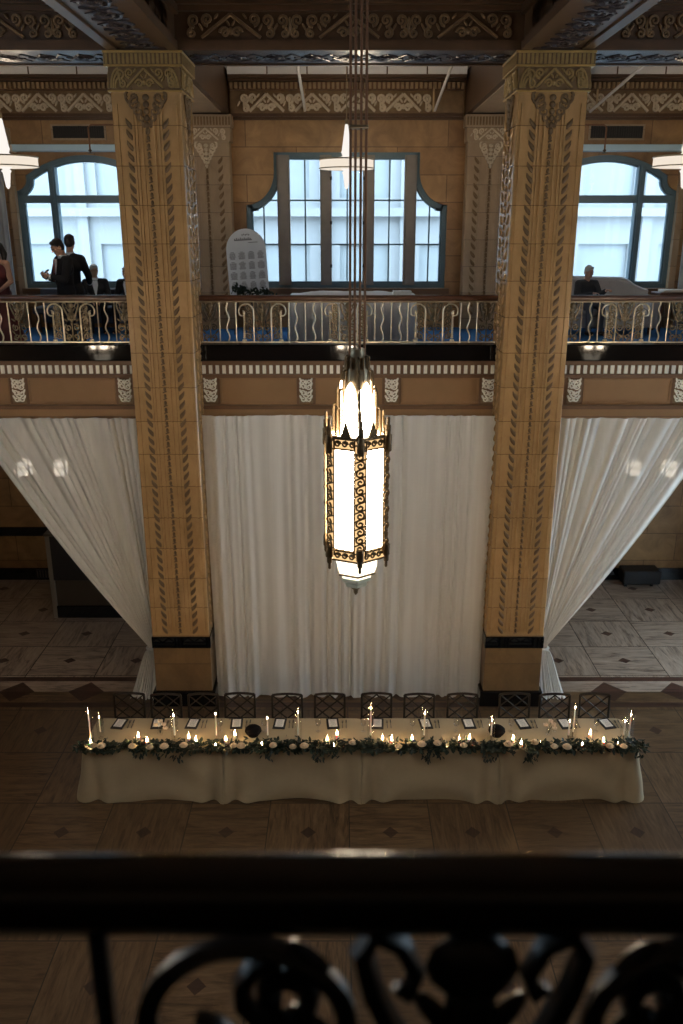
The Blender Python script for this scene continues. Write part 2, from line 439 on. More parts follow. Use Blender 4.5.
struct(M().box(-XW, XW, -3, YB + .3, -.2, 0).build('floor', MT['floor'], None, False))
struct(M().box(-XW, XW, 13.1, YB, ZG - .12, ZG).build('floor_gallery', MT['carpet'], None, False))
struct(M().box(-XW, XW, 13.1, YB, 4.62, ZG - .12).build('ceiling_under_gallery', MT['hull'], None, False))
struct(M().box(-XW, XW, -3, .84, 5.4, 5.72).build('floor_near_gallery', MT['blackstone'], None, False))
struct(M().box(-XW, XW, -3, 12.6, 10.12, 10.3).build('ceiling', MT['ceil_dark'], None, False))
struct(M().box(-XW, XW, 12.6, YB + .3, 10.07, 10.3).build('ceiling_gallery', MT['ceil'], None, False))
struct(M().box(-XW, XW, -3.3, -3, -.2, 10.3).build('wall_near', MT['hull'], None, False))
def side_wall(s, name, holes, n0):
    # side wall with tall windows out of view; the upper ones added for daylight
    hs = [[(a, c), (b, c), (b, d), (a, d)] for a, b, c, d in holes]
    m = M().plate([(-3.3, -.2), (YB + .4, -.2), (YB + .4, 10.3), (-3.3, 10.3)], hs, 0, .3)
    m.v = [(s * (XW + y), x, z) for x, y, z in m.v]
    struct(m.build(name, MT['hull'], None, False))
    for k, (a, b, c, d) in enumerate(holes):
        f = M().ring(hs[k], inset(hs[k], .09), .06, .18).box((a + b) / 2 - .04, (a + b) / 2 + .04, .08, .16, c + .05, d - .05).box(a + .05, b - .05, .08, .16, (c + d) / 2 - .04, (c + d) / 2 + .04)
        f.v = [(s * (XW + y), x, z) for x, y, z in f.v]
        w = struct(f.build('window_%d' % (n0 + k), MT['frame'], None, False))
        p = M().prism(inset(hs[k], .06), .115, .12); p.v = [(s * (XW + y), x, z) for x, y, z in p.v]
        p.build('window_pane', MT['glass'], w, False)
SIDE_L = [(2.2, 4.6, 6.4, 9.5), (5.4, 7.8, 6.4, 9.5)]  # unseen upper windows, added to brighten the curtain and column sides
SIDE_R = [(2.2, 4.6, 6.4, 9.5), (5.4, 7.8, 6.4, 9.5), (9.6, 14.6, .3, 4.2)]
side_wall(-1, 'wall_left', SIDE_L, 4)
side_wall(1, 'wall_right', SIDE_R, 6)

# ---- window outlines in the xz plane
def arc(cx, cz, rx, rz, a0, a1, n):
    return [(cx + rx * cos(radians(a0 + (a1 - a0) * i / n)), cz + rz * sin(radians(a0 + (a1 - a0) * i / n))) for i in range(n + 1)]
WS, WT = 6.21, 8.69
def centre_outline():
    p = [(-1.93, WS), (1.93, WS), (1.93, 7.75)]
    p += arc(1.95, 8.36, .565, .61, 268, 182, 10)
    p += [(1.385, WT), (-1.385, WT)]
    p += arc(-1.95, 8.36, .565, .61, 358, 272, 10)
    p += [(-1.93, 7.75)]
    return p
def side_outline(cx):
    h = []
    h += [(-1.36, WS), (1.36, WS), (1.36, 7.98)]
    h += arc(1.38, 8.21, .22, .2, 265, 180, 7)
    h += [(1.155, 8.28)]
    R = 2.0; A = 33.5
    h += [(R * sin(radians(A - 2 * A * i / 14)), 8.645 - R + R * cos(radians(A - 2 * A * i / 14))) for i in range(15)]
    h += [(-1.155, 8.28)]
    h += arc(-1.38, 8.21, .22, .2, 360, 275, 7)
    h += [(-1.36, 7.98)]
    return [(cx + a, b) for a, b in h]
CO = centre_outline()
LO = side_outline(-4.95); RO = side_outline(4.95)
struct(M().plate([(-XW, 4.62), (XW, 4.62), (XW, 10.2), (-XW, 10.2)], [CO, LO, RO], YB, YB + .35).build('wall_back_upper', MT['wall'], None, False))
struct(M().box(-XW, XW, YB, YB + .35, 0, 4.62).build('wall_back_lower', MT['dado'], None, False))

def span_at(pl, z):
    xs = []
    for i in range(len(pl)):
        (a, b), (c, d) = pl[i - 1], pl[i]
        if (b - z) * (d - z) < 0: xs.append(a + (c - a) * (z - b) / (d - b))
    return min(xs), max(xs)
def top_at(pl, x):
    zs = []
    for i in range(len(pl)):
        (a, b), (c, d) = pl[i - 1], pl[i]
        if (a - x) * (c - x) < 0: zs.append(b + (d - b) * (x - a) / (c - a))
    return max(zs)
def window(n, pl, mull, bars, hbars, mat, mw):
    w = struct(M().ring(pl, inset(pl, .085), YB + .06, YB + .2).ring(inset(pl, .07), inset(pl, .125), YB + .09, YB + .17).build('window_%d' % n, MT['frame'], None, False))
    for x, wd in mull:
        t = min(top_at(pl, x - wd / 2 + .001), top_at(pl, x + wd / 2 - .001)) - .05
        M().box(x - wd / 2, x + wd / 2, YB + .02, YB + .2, WS + .06, t).box(x - wd / 2 + .035, x + wd / 2 - .035, YB - .02, YB + .02, WS + .06, t).build('mullion', mat, w, False)
    for x, wd in bars:
        M().box(x - wd / 2, x + wd / 2, YB + .1, YB + .14, WS + .06, top_at(pl, x) - .06).build('glazing_bar', MT['frame'], w, False)
    for z, wd in hbars:
        a, b = span_at(pl, z)
        M().box(a + .05, b - .05, YB + (.1 if wd < .05 else .04), YB + (.14 if wd < .05 else .2), z - wd / 2, z + wd / 2).build('transom', MT['frame'], w, False)
    q = inset(pl, .06)
    M().prism(q, YB + .118, YB + .123).build('window_pane', MT['glass'], w, False)
    return w
ws = window(1, CO, [(-1.21, .24), (-.40, .22), (.42, .22), (1.22, .23)], [(-1.60, .028), (-.80, .028), (.01, .028), (.82, .028), (1.60, .028)],
            [(7.84, .03), (7.03, .03)], MT['frame_brown'], .2)
for k, x in enumerate((-.30, .33)):
    for z in (6.6, 7.4, 8.2): M().box(x - .02, x + .02, YB - .05, YB + .03, z, z + .06).build('catch', MT['black'], ws, False)
for n, pl, s in ((2, LO, -1), (3, RO, 1)):
    window(n, pl, [(s * 4.95 + .66, .13), (s * 4.95 - .66, .13)], [], [(7.86, .14)], MT['frame'], .1)
# deep sills
trim(M().box(-2.0, 2.0, YB - .14, YB, WS - .1, WS), MT['fascia_dark'], False)
for s in (-1, 1): trim(M().box(s * 4.95 - 1.4, s * 4.95 + 1.4, YB - .14, YB, WS - .1, WS), MT['fascia_dark'], False)

# ---- scrolled friezes
def spiral(cx, cz, r0, r1, a0, turns, y, n=18, sx=1):
    return [(cx + sx * (r0 + (r1 - r0) * i / n) * cos(a0 + turns * 2 * pi * i / n), y, cz + (r0 + (r1 - r0) * i / n) * sin(a0 + turns * 2 * pi * i / n)) for i in range(n + 1)]
def frieze(x0, x1, z0, z1, y, unit, phase=0.0, fat=1.0):
    m = M(); h = z1 - z0; r = h * .068 * fat
    k0 = int((x0 - phase) // unit) - 1; k1 = int((x1 - phase) // unit) + 1
    ok = lambda a, b: a > x0 and b < x1
    cw = min(unit * .38, h * 1.25)
    def curl(cx, cz, R, a0, tn):
        if ok(cx - R, cx + R): m.tube(spiral(cx, cz, R, R * .12, a0, tn, y, 16), [r * 1.15 - r * .45 * i / 16 for i in range(17)], 5)
    for k in range(k0, k1 + 1):
        c = phase + k * unit
        if ok(c - cw, c + cw):
            for s in (-1, 1):
                m.tube([(c, y, z1 - h * .06), (c + s * cw, y, z0 + h * .06)], [r * 1.2, r * 1.1], 5)
                curl(c + s * h * .26, z0 + h * .25, h * .21, 0 if s > 0 else pi, 1.4 * s)
                m.ell((c + s * h * .11, y, z0 + h * .60), (h * .06, .02, h * .13), 6, 5, Matrix.Rotation(s * .6, 3, 'Y'))
                curl(c + s * (cw * .78), z0 + h * .74, h * .24, -pi / 2, 1.5 * s)
                m.ell((c + s * cw * .48, y, z0 + h * .86), (h * .06, .02, h * .14), 6, 5, Matrix.Rotation(-s * .7, 3, 'Y'))
            m.ell((c, y, z0 + h * .30), (h * .13, .03, h * .15), 8, 6)
        # scrolls fill the rest of the unit
        g0, g1 = c + cw * .98, c + unit - cw * .98
        n = int((g1 - g0) / (h * .56))
        for i in range(n):
            q = g0 + (g1 - g0) * (i + .5) / n; s = 1 if i < n / 2 else -1
            curl(q, z0 + h * .70, h * .25, -pi / 2, 1.5 * s); curl(q + h * .1 * s, z0 + h * .22, h * .19, pi / 2, -1.4 * s)
            if ok(q - h * .3, q + h * .3):
                m.ell((q - s * h * .28, y, z0 + h * .46), (h * .055, .02, h * .17), 6, 5, Matrix.Rotation(s * .5, 3, 'Y'))
        d = c + unit * .5
        if ok(d - h * .1, d + h * .1): m.ell((d, y, z0 + h * .5), (h * .07, .025, h * .36), 8, 6)
    return m
def dentils(x0, x1, z0, z1, y0, y1, pitch, fill=.5):
    m = M(); n = max(1, int(round((x1 - x0) / pitch))); p = (x1 - x0) / n
    for i in range(n): m.box(x0 + p * (i + .5 - fill / 2), x0 + p * (i + .5 + fill / 2), y0, y1, z0, z1)
    return m

# far wall cornice and frieze, bay by bay
for x0, x1 in ((-XW, -3.1), (-2.15, 2.15), (3.1, XW)):
    t = trim(M().box(x0, x1, YB - .42, YB, 9.95, 10.07), MT['ceil'], False)
    for q in range(1, 6): M().box(x0 + (x1 - x0) * q / 6 - .012, x0 + (x1 - x0) * q / 6 + .012, YB - .425, YB - .415, 9.95, 10.07).build('cove_joint', MT['beam'], t, False)
    trim(M().box(x0, x1, YB - .40, YB, 9.90, 9.95).box(x0, x1, YB - .3, YB, 9.86, 9.90), MT['beam'], False)
    t = trim(M().box(x0, x1, YB - .16, YB, 9.73, 9.86), MT['fascia_dark'], False)
    dentils(x0, x1, 9.745, 9.85, YB - .23, YB - .15, .085, .55).build('dentil_row', MT['relief_mid'], t, False)
    t = trim(M().box(x0, x1, YB - .07, YB, 9.34, 9.73), MT['relief_dark'], False)
    frieze(x0, x1, 9.36, 9.69, YB - .085, .84, .2, 1.15).build('scroll_relief', MT['relief_pale'], t)
    trim(M().box(x0, x1, YB - .13, YB, 9.29, 9.34).box(x0, x1, YB - .09, YB, 9.24, 9.29), MT['beam'], False)
# beams: one across, three running back from the hall, with deep soffits
trim(M().box(-XW, XW, YC0 + .04, YC1 + .12, ZBM + .02, 10.12), MT['beam'], False)
t = trim(M().box(-XW, XW, YC0 - .02, YC0 + .04, ZBM, ZBM + .12).box(-XW, XW, YC0 - .05, YC0 + .04, ZBM + .44, ZBM + .5).box(-XW, XW, YC0 - .12, YC0 + .04, ZBM + .5, 10.12), MT['beam'], False)
for x0, x1 in ((-XW, -3.1), (-2.15, 2.15), (3.1, XW)):
    frieze(x0, x1, ZBM + .13, ZBM + .43, YC0 + .02, 1.5, 0).build('scroll_relief', MT['relief_dark'], t)
def soffit_relief(x0, x1, y0, y1, z, along='y'):
    m = M(); L = (y1 - y0) if along == 'y' else (x1 - x0); W = (x1 - x0) if along == 'y' else (y1 - y0)
    n = max(1, int(L / .5)); p = L / n
    def put(pts, r): 
        m.tube([((x0 + x1) / 2 + b, y0 + a, z) if along == 'y' else (x0 + a, (y0 + y1) / 2 + b, z) for a, b in pts], r, 5)
    for i in range(n):
        c = (i + .5) * p
        for s in (-1, 1):
            put([(c + s * (p * .42) * (1 - j / 14) * cos(j * .75), s * .04 + W * .26 * (1 - j / 16) * sin(j * .75)) for j in range(13)], .022)
        put([(c - p * .5, -W * .32), (c, W * .32), (c + p * .5, -W * .32)], .018)
        put([(c - p * .5, W * .32), (c, -W * .32), (c + p * .5, W * .32)], .018)
    return m
t = trim(M().box(-XW, XW, YC0 + .1, YC1 + .06, ZBM + .01, ZBM + .03), MT['soffit'], False)
soffit_relief(-XW, XW, YC0 + .15, YC1, ZBM + .012, 'x').build('soffit_relief', MT['soffit'], t)
trim(M().box(-XW, XW, YC1 + .06, YC1 + .14, ZBM - .01, ZBM + .1), MT['beam'], False)
for cx in (-2.625, 2.625, -7.875, 7.875):
    a, b = max(cx - .45, -XW), min(cx + .45, XW)
    t = trim(M().box(a + .03, b - .03, -3, YC0, ZBM + .03, 10.12), MT['beam'], False)
    M().box(a, a + .13, -3, YC0 - .02, ZBM, ZBM + .1).box(b - .13, b, -3, YC0 - .02, ZBM, ZBM + .1).box(a - .03, b + .03, -3, YC0 - .02, ZBM + .4, ZBM + .5).build('beam_moulding', MT['beam'], t, False)
    if abs(cx) < 5: soffit_relief(a + .14, b - .14, 7.5, YC0 - .05, ZBM + .028).build('soffit_relief', MT['soffit'], t)
    for s in (-1, 1):
        mm = frieze(8, YC0 - .1, ZBM + .13, ZBM + .4, 0, 1.5, 0)
        mm.v = [(cx + s * .425, x, z) for x, y, z in mm.v]
        if abs(cx) < 5: mm.build('scroll_relief', MT['relief_dark'], t)
    # gallery beam from column to far wall
    t = trim(M().box(a + .02, b - .02, YC1 + .14, YB, 9.33, 10.07), MT['beam'], False)
    M().box(a + .1, b - .1, YC1 + .2, YB - .5, 9.31, 9.335).build('soffit_panel', MT['pilaster'], t, False)

# ------------------------------------------------------------------ columns
def leaf_curl(m, x, y, z, s, k):
    pts = [(x + s * k * a, y, z + k * b) for a, b in ((-.040, -.078), (-.034, -.052), (-.012, -.022), (.016, .014), (.034, .058))]
    m.tube(pts, [.012 * k, .026 * k, .030 * k, .022 * k, .004 * k], 7, False, .75)
def strand(x, s, z0, z1, y, pitch):
    m = M(); z = z0
    while z < z1: leaf_curl(m, x, y, z, s, .98); z += pitch
    return m
def beads(x, z0, z1, y, pitch):
    m = M(); z = z0; i = 0
    while z < z1:
        m.ell((x, y, z), (.021, .018, pitch * .36), 6, 4); m.tube([(x - .026, y, z - pitch * .5), (x + .026, y, z - pitch * .32)], .009, 4); z += pitch
    return m
def cartouche(cx, zt, h, w, y):
    m = M()
    for i, f in enumerate((0, .17, .34, .51, .68)):
        z = zt - h * (.1 + f); ww = w * (1 - f * 1.15) * .5
        for s in (-1, 1):
            m.tube(spiral(cx + s * ww * .62, z, ww * .42, ww * .06, pi / 2, -1.3 * s, y, 14), [.022 - .012 * j / 14 for j in range(15)], 5)
            m.ell((cx + s * ww * .95, y, z + .02), (.022, .02, h * .07), 6, 5, Matrix.Rotation(s * .6, 3, 'Y'))
        m.ell((cx, y - .005, z), (.045 * (1 - f * .5), .03, h * .085), 8, 6)
    m.ell((cx, y, zt - h * .93), (.03, .025, h * .1), 8, 6)
    return m
def column(cx, label):
    c = thing('column', label, 'column', (cx, YC0 + .45, 0)); c['kind'] = 'thing'
    x0, x1 = cx - .45, cx + .45
    sh = M().cbox(x0, x1, YC0, YC1, 1.22, ZBM - .46, .012)
    M().cbox(x0, x1, YC0, YC1, .26, 1.04, .008).build('base_block', MT['base_stone'], c, False)
    sh.build('shaft', MT['column'], c, False)
    fl = M()
    for dx in (-.185, -.145, -.08, .08, .145, .185, -.385, .385): fl.box(cx + dx - .013, cx + dx + .013, YC0 - .022, YC0 + .004, 1.32, 8.85)
    fl.build('flute', MT['column'], c, False)
    for s in (-1, 1): strand(cx + s * .245, s, 1.36, 8.72, YC0 - .012, .132).build('leaf_strand', MT['relief'], c)
    beads(cx, 1.34, 8.58, YC0 - .012, .1).build('bead_strand', MT['relief'], c)
    for s in (-1, 1):                                         # side faces carry the same strands
        for dy in (-.26, .26):
            m = strand(dy, 1 if dy > 0 else -1, 1.36, 8.72, 0, .152)
            m.v = [(cx + s * .458 + s * y, YC0 + .45 + x, z) for x, y, z in m.v]
            m.build('leaf_strand', MT['column'], c)
        m = beads(0, 1.34, 8.58, 0, .1); m.v = [(cx + s * .46 + s * y, YC0 + .45 + x, z) for x, y, z in m.v]
        m.build('bead_strand', MT['column'], c)
    M().cbox(x0 - .05, x1 + .05, YC0 - .05, YC1 + .05, 0, .27, .015).build('plinth', MT['blackstone'], c, False)
    M().cbox(x0 - .012, x1 + .012, YC0 - .012, YC1 + .012, 1.03, 1.22, .005).build('black_band', MT['blackstone'], c, False)
    cp = M().cbox(x0 - .01, x1 + .01, YC0 - .01, YC1 + .01, 9.0, 9.29, .004).cbox(x0 - .045, x1 + .045, YC0 - .045, YC1 + .045, 9.29, ZBM - .002, .004).build('capital', MT['relief'], c, False)
    M().cbox(x0 - .06, x1 + .06, YC0 - .06, YC1 + .06, ZBM - .035, ZBM - .005, .004).build('gilded_line', MT['gold'], cp, False)
    M().cbox(x0 - .052, x1 + .052, YC0 - .052, YC1 + .052, 9.275, 9.30, .004).build('gilded_line', MT['gold'], cp, False)
    M().cbox(x0 - .03, x1 + .03, YC0 - .03, YC1 + .03, 8.985, 9.008, .004).build('gilded_line', MT['gold'], cp, False)
    dt = dentils(x0 - .04, x1 + .04, 9.305, ZBM - .04, YC0 - .056, YC0 - .03, .055, .6)
    for s in (-1, 1):
        d2 = dentils(-.49, .49, 9.305, ZBM - .04, -.01, .012, .055, .6)
        dt.add([(cx + s * .495 + y, YC0 + .45 + x, z) for x, y, z in d2.v], d2.f)
    dt.build('fluted_band', MT['relief_gold'], cp, False)
    sc = M()
    def face(mm, T): sc.add([T(p) for p in mm.v], mm.f)
    for k in range(3):
        mm = frieze(-.44, .44, 9.02, 9.27, 0, .62, 0)
        for s in (-1, 1):
            for j in range(3): mm.tube(arc3(s, j), .018, 5)
        if k == 0: T = lambda p: (cx + p[0], YC0 - .018 + p[1], p[2])
        else:
            s = 1 if k == 1 else -1
            T = lambda p, s=s: (cx + s * .468 + p[1] * s, YC0 + .45 + p[0], p[2])
        face(mm, T)
    sc.build('capital_relief', MT['relief_gold'], cp)
    cartouche(cx, 8.97, .48, .54, YC0 - .012).build('cartouche', MT['relief'], c)
    for s in (-1, 1):
        m = cartouche(0, 8.97, .46, .42, 0); m.v = [(cx + s * .46 + s * y, YC0 + .45 + x, z) for x, y, z in m.v]
        m.build('cartouche', MT['relief'], c)
    return c
def arc3(s, j):
    r = .06 + .03 * j
    return [(s * (.44 - (.12 + r * 0)) + s * r * cos(a) * .9, 0, 9.03 + r * 1.9 * sin(a)) for a in [i * pi / 16 for i in range(9)]]
column(-2.625, 'tall tan marble column between the standing men and the seating chart')
column(2.625, 'tall tan marble column beside the grey-haired seated person on the gallery')

def pilaster(cx, label):
    c = thing('pilaster', label, 'pilaster', (cx, YB, ZG))
    y0 = YB - .3; x0, x1 = cx - .43, cx + .43
    M().cbox(x0, x1, y0, YB, ZG, 8.9, .01).build('shaft', MT['pilaster'], c, False)
    fl = M()
    for dx in (-.2, -.155, -.05, .05, .155, .2): fl.box(cx + dx - .012, cx + dx + .012, y0 - .012, y0 + .004, ZG + .3, 8.6)
    fl.build('flute', MT['pilaster'], c, False)
    for s in (-1, 1): strand(cx + s * .26, s, ZG + .35, 8.6, y0 - .012, .152).build('leaf_strand', MT['relief_dark'], c)
    beads(cx, ZG + .3, 8.45, y0 - .012, .1).build('bead_strand', MT['relief_dark'], c)
    cp = M().cbox(x0 - .03, x1 + .03, y0 - .03, YB, 8.84, 9.1, .004).cbox(x0 - .06, x1 + .06, y0 - .06, YB, 9.1, 9.30, .004).build('capital', MT['pilaster'], c, False)
    dentils(x0 - .05, x1 + .05, 9.12, 9.26, y0 - .075, y0 - .05, .055, .6).build('fluted_band', MT['relief_dark'], cp, False)
    m = frieze(x0, x1, 8.86, 9.08, y0 - .035, .62, cx); m.build('capital_relief', MT['relief_pale'], cp)
    cartouche(cx, 8.82, .42, .42, y0 - .012).build('cartouche', MT['relief_pale'], c)
pilaster(-2.6, 'carved stone pilaster on the far gallery wall behind the seating chart')
pilaster(2.66, 'carved stone pilaster on the far gallery wall opposite the seating chart')
for s in (-1, 1): trim(M().box(s * 6.35 - .06, s * 6.35 + .06, YB - .12, YB, ZG, 9.1), MT['pilaster'], False)

# ---- gallery edge, bay by bay: black kerb, dentils, panelled fascia with plaques
def plaque(x, z, y):
    m = M()
    for i, zz in enumerate((-.12, -.03, .07, .14)):
        for s in (-1, 1):
            m.tube(spiral(x + s * .045, z + zz, .046, .008, pi / 2 + i, 1.2 * s, y + .012, 12), .0135, 5)
            m.ell((x + s * .078, y + .012, z + zz + .03), (.018, .014, .04), 6, 4, Matrix.Rotation(s * .5, 3, 'Y'))
        m.ell((x, y + .010, z + zz), (.024, .018, .038), 6, 4)
    return m
YF = 12.74
for x0, x1, pl in ((-XW, -3.06, (-6.5, -4.93, -3.34)), (-2.19, 2.19, (-2.06, -.63, .65, 2.1)), (3.06, XW, (3.38, 4.98, 6.55))):
    trim(M().cbox(x0, x1, YF - .06, 13.1, 5.46, 5.70, .012), MT['blackstone'], False)
    t = trim(M().box(x0, x1, YF - .05, 12.95, 5.40, 5.46).box(x0, x1, YF - .02, 12.95, 5.26, 5.40).box(x0, x1, YF - .045, 12.95, 5.21, 5.26), MT['fascia_dark'], False)
    dentils(x0, x1, 5.275, 5.395, YF - .05, YF - .015, .1, .5).build('dentil_row', MT['ivory'], t, False)
    t = trim(M().box(x0, x1, YF, 12.95, 4.80, 5.21), MT['fascia'], False)
    for x in pl:
        M().cbox(x - .14, x + .14, YF - .012, YF, 4.81, 5.2, .004).build('plaque_ground', MT['fascia_dark'], t, False)
        M().cbox(x - .105, x + .105, YF - .022, YF - .01, 4.82, 5.19, .004).build('plaque', MT['relief_dark'], t, False)
        plaque(x, 5.005, YF - .034).build('plaque_relief', MT['ivory'], t)
    for a, b in zip(pl[:-1], pl[1:]):
        a += .15; b -= .15
        M().ring([(a, 4.82), (b, 4.82), (b, 5.19), (a, 5.19)], [(a + .02, 4.84), (b - .02, 4.84), (b - .02, 5.17), (a + .02, 5.17)], YF - .014, YF).build('panel_moulding', MT['fascia'], t, False)
    trim(M().box(x0, x1, YF - .06, 12.95, 4.745, 4.80).box(x0, x1, YF - .03, 12.95, 4.62, 4.745), MT['fascia_dark'], False)
    trim(M().box(x0, x1, YF - .035, YF - .03, 4.63, 4.735), MT['fascia'], False)

# lower far wall: black band and black base
for x0, x1 in ((-XW, -2.2),):
    trim(M().box(x0, x1, YB - .02, YB, 1.02, 1.22), MT['blackstone'], False)
struct(M().box(-XW, XW, YB - .03, YB, 0, .27).build('baseboard_back', MT['blackstone'], None, False))
v = thing('floor_vent', 'small dark grille set in the black base of the far lower wall', 'vent', (-6.6, YB - .03, .05))
M().box(-6.78, -6.42, YB - .06, YB - .03, .05, .25).build('vent_box', MT['black'], v, False)
g = M()
for i in range(6): g.box(-6.76 + i * .06, -6.74 + i * .06, YB - .07, YB - .06, .07, .23)
g.build('grille', MT['steel'], v, False)
b = thing('black_bench', 'low black bench against the far wall beneath the loose drape', 'bench', (6.3, 17.1, 0))
M().cbox(5.95, 6.75, 16.95, 17.35, .06, .36, .02).build('seat', MT['black'], b, False)
for x in (6.0, 6.56):
    for y in (17.0, 17.28): M().box(x, x + .05, y, y + .05, 0, .062).build('leg', MT['black'], b, False)

# ---- grilles, blind boxes, pipes and rods up on the gallery
for x0, x1, z0, z1, lb in ((-5.52, -4.50, 8.90, 9.17, 'black wall grille above the window behind the standing men'), (4.52, 5.56, 8.90, 9.17, 'black wall grille above the window behind the grey sofa')):
    v = thing('wall_grille', lb, 'grille', ((x0 + x1) / 2, YB, z0))
    M().ring([(x0, z0), (x1, z0), (x1, z1), (x0, z1)], [(x0 + .03, z0 + .03), (x1 - .03, z0 + .03), (x1 - .03, z1 - .03), (x0 + .03, z1 - .03)], YB - .03, YB).build('grille_frame', MT['pilaster'], v, False)
    M().box(x0 + .03, x1 - .03, YB - .012, YB, z0 + .03, z1 - .03).build('dark_opening', MT['black'], v, False)
    g = M()
    for i in range(22): g.box(x0 + .04 + i * (x1 - x0 - .08) / 22, x0 + .05 + i * (x1 - x0 - .08) / 22, YB - .025, YB - .012, z0 + .03, z1 - .03)
    g.box((x0 + x1) / 2 - .012, (x0 + x1) / 2 + .012, YB - .03, YB - .01, z0 + .03, z1 - .03)
    g.build('slat', MT['black'], v, False)
for s, lb in ((-1, 'long pale blue blind box above the window behind the standing men'), (1, 'long pale blue blind box above the window behind the grey sofa')):
    a, b = sorted((s * 3.3, s * 6.25))
    v = thing('blind_box', lb, 'blind', ((a + b) / 2, YB, 8.69))
    M().cbox(a, b, YB - .2, YB, 8.69, 8.81, .01).build('cassette', MT['shade'], v, False)
    for x in (a, b - .02): M().box(x - .01, x + .03, YB - .21, YB, 8.68, 8.80).build('end_cap', MT['whiterod'], v, False)
for s, lb in ((-1, 'thin copper sprinkler pipe hanging before the grille above the standing men'), (1, 'thin copper sprinkler pipe hanging before the grille above the grey sofa')):
    x = s * 4.42
    p = thing('sprinkler_pipe', lb, 'pipe', (x, 15.9, 8.55))
    M().tube([(s * 3.1, 15.9, 9.0), (x - s * .05, 15.9, 9.0), (x, 15.9, 8.96), (x, 15.9, 8.62)], .014, 6).build('pipe_run', MT['pipe'], p)
    M().lathe([(.012, .07), (.03, .05), (.03, .035), (.008, .02), (.05, .0), (.05, .006)], (x, 15.9, 8.55), 10).build('sprinkler_head', MT['steel'], p)
def rod(a, b, lb):
    r = thing('slanting_rod', lb, 'rod', a)
    M().tube([a, b], .026, 6).build('rod_tube', MT['whiterod'], r)
    a = Vector(a); M().lathe([(.05, -.07), (.07, -.04), (.07, .05), (.04, .09)], (a.x, a.y, a.z), 10).build('mount', MT['black'], r)
rod((-.82, 14.6, 9.98), (-.77, 17.2, 9.38), 'white slanting rod between ceiling and frieze on the seating chart side')
rod((1.70, 14.6, 9.98), (1.61, 17.2, 9.38), 'white slanting rod between ceiling and frieze opposite the seating chart side')
rod((-3.92, 14.6, 9.96), (-3.3, 17.2, 9.4), 'slanting rod under the ceiling above the standing men, half behind a column')
rod((4.86, 14.6, 9.98), (4.46, 17.2, 9.36), 'long slanting rod under the ceiling above the grille by the grey sofa')
def conduit(x, z0, z1, lb):
    tag(M().tube([(x, YB - .16, z1), (x, YB - .16, z0)], .02, 6).build('conduit', MT['tanrod']), lb, 'conduit')
conduit(-.79, 9.36, 9.86, 'short tan conduit on the frieze behind the rod near the seating chart')
conduit(1.59, 9.36, 9.86, 'short tan conduit on the frieze where the far slanting rod ends')
conduit(4.58, 9.40, 9.86, 'short tan conduit on the frieze over the grille by the grey sofa')
# pale sheer panels hanging at the outer ends of the gallery
for s, lb in ((-1, 'pale sheer panel hanging behind the woman in red'), (1, 'pale sheer panel hanging beyond the grey sofa')):
    m = M().grid(lambda u, v, s=s: (s * (6.42 + .75 * u), 17.12 + .03 * sin(u * 40) + .02 * sin(u * 17), 5.455 + 3.29 * v), 60, 4)
    tag(m.build('sheer_panel', MT['paper']), lb, 'curtain')

# ---- the pale stone building across the street
ob = thing('facing_building', 'pale stone building with tall windows seen through the gallery windows', 'building', (0, 27, -2))
holes = []
for i in range(-7, 8):
    x = i * 2.4 + .6
    for z in (1.0, 4.6, 8.2):
        if z == 8.2: holes.append([(x - .75, z), (x + .75, z), (x + .75, z + 1.6)] + [(x + .75 * cos(radians(a)), z + 1.6 + .75 * sin(radians(a))) for a in range(20, 161, 20)] + [(x - .75, z + 1.6)])
        else: holes.append([(x - .75, z), (x + .75, z), (x + .75, z + 2.3), (x - .75, z + 2.3)])
M().plate([(-20, -2), (20, -2), (20, 15), (-20, 15)], holes, 27, 27.14).build('facade', MT['stone_out'], ob, False)
M().box(-20, 20, 27.14, 27.6, -2, 15).build('recess_wall', MT['stone_rec'], ob, False)
m = M()
for z in (.6, 4.2, 7.8, 11.6): m.box(-20, 20, 26.7, 27, z - .12, z + .12)
for i in range(-8, 9): m.box(i * 2.4 - .75, i * 2.4 - .45, 26.85, 27, -2, 14)
for h in holes:
    if len(h) > 5:
        cx = (h[0][0] + h[1][0]) / 2
        m.ring([(cx + 1.0 * cos(radians(a)), 9.8 + 1.0 * sin(radians(a))) for a in range(0, 181, 15)], [(cx + .8 * cos(radians(a)), 9.8 + .8 * sin(radians(a))) for a in range(0, 181, 15)], 26.85, 27)
m.build('string_course', MT['stone_out'], ob, False)
struct(M().box(-30, 30, 17.9, 40, -2.4, -2).build('ground_street', MT['stone_out'], None, False))
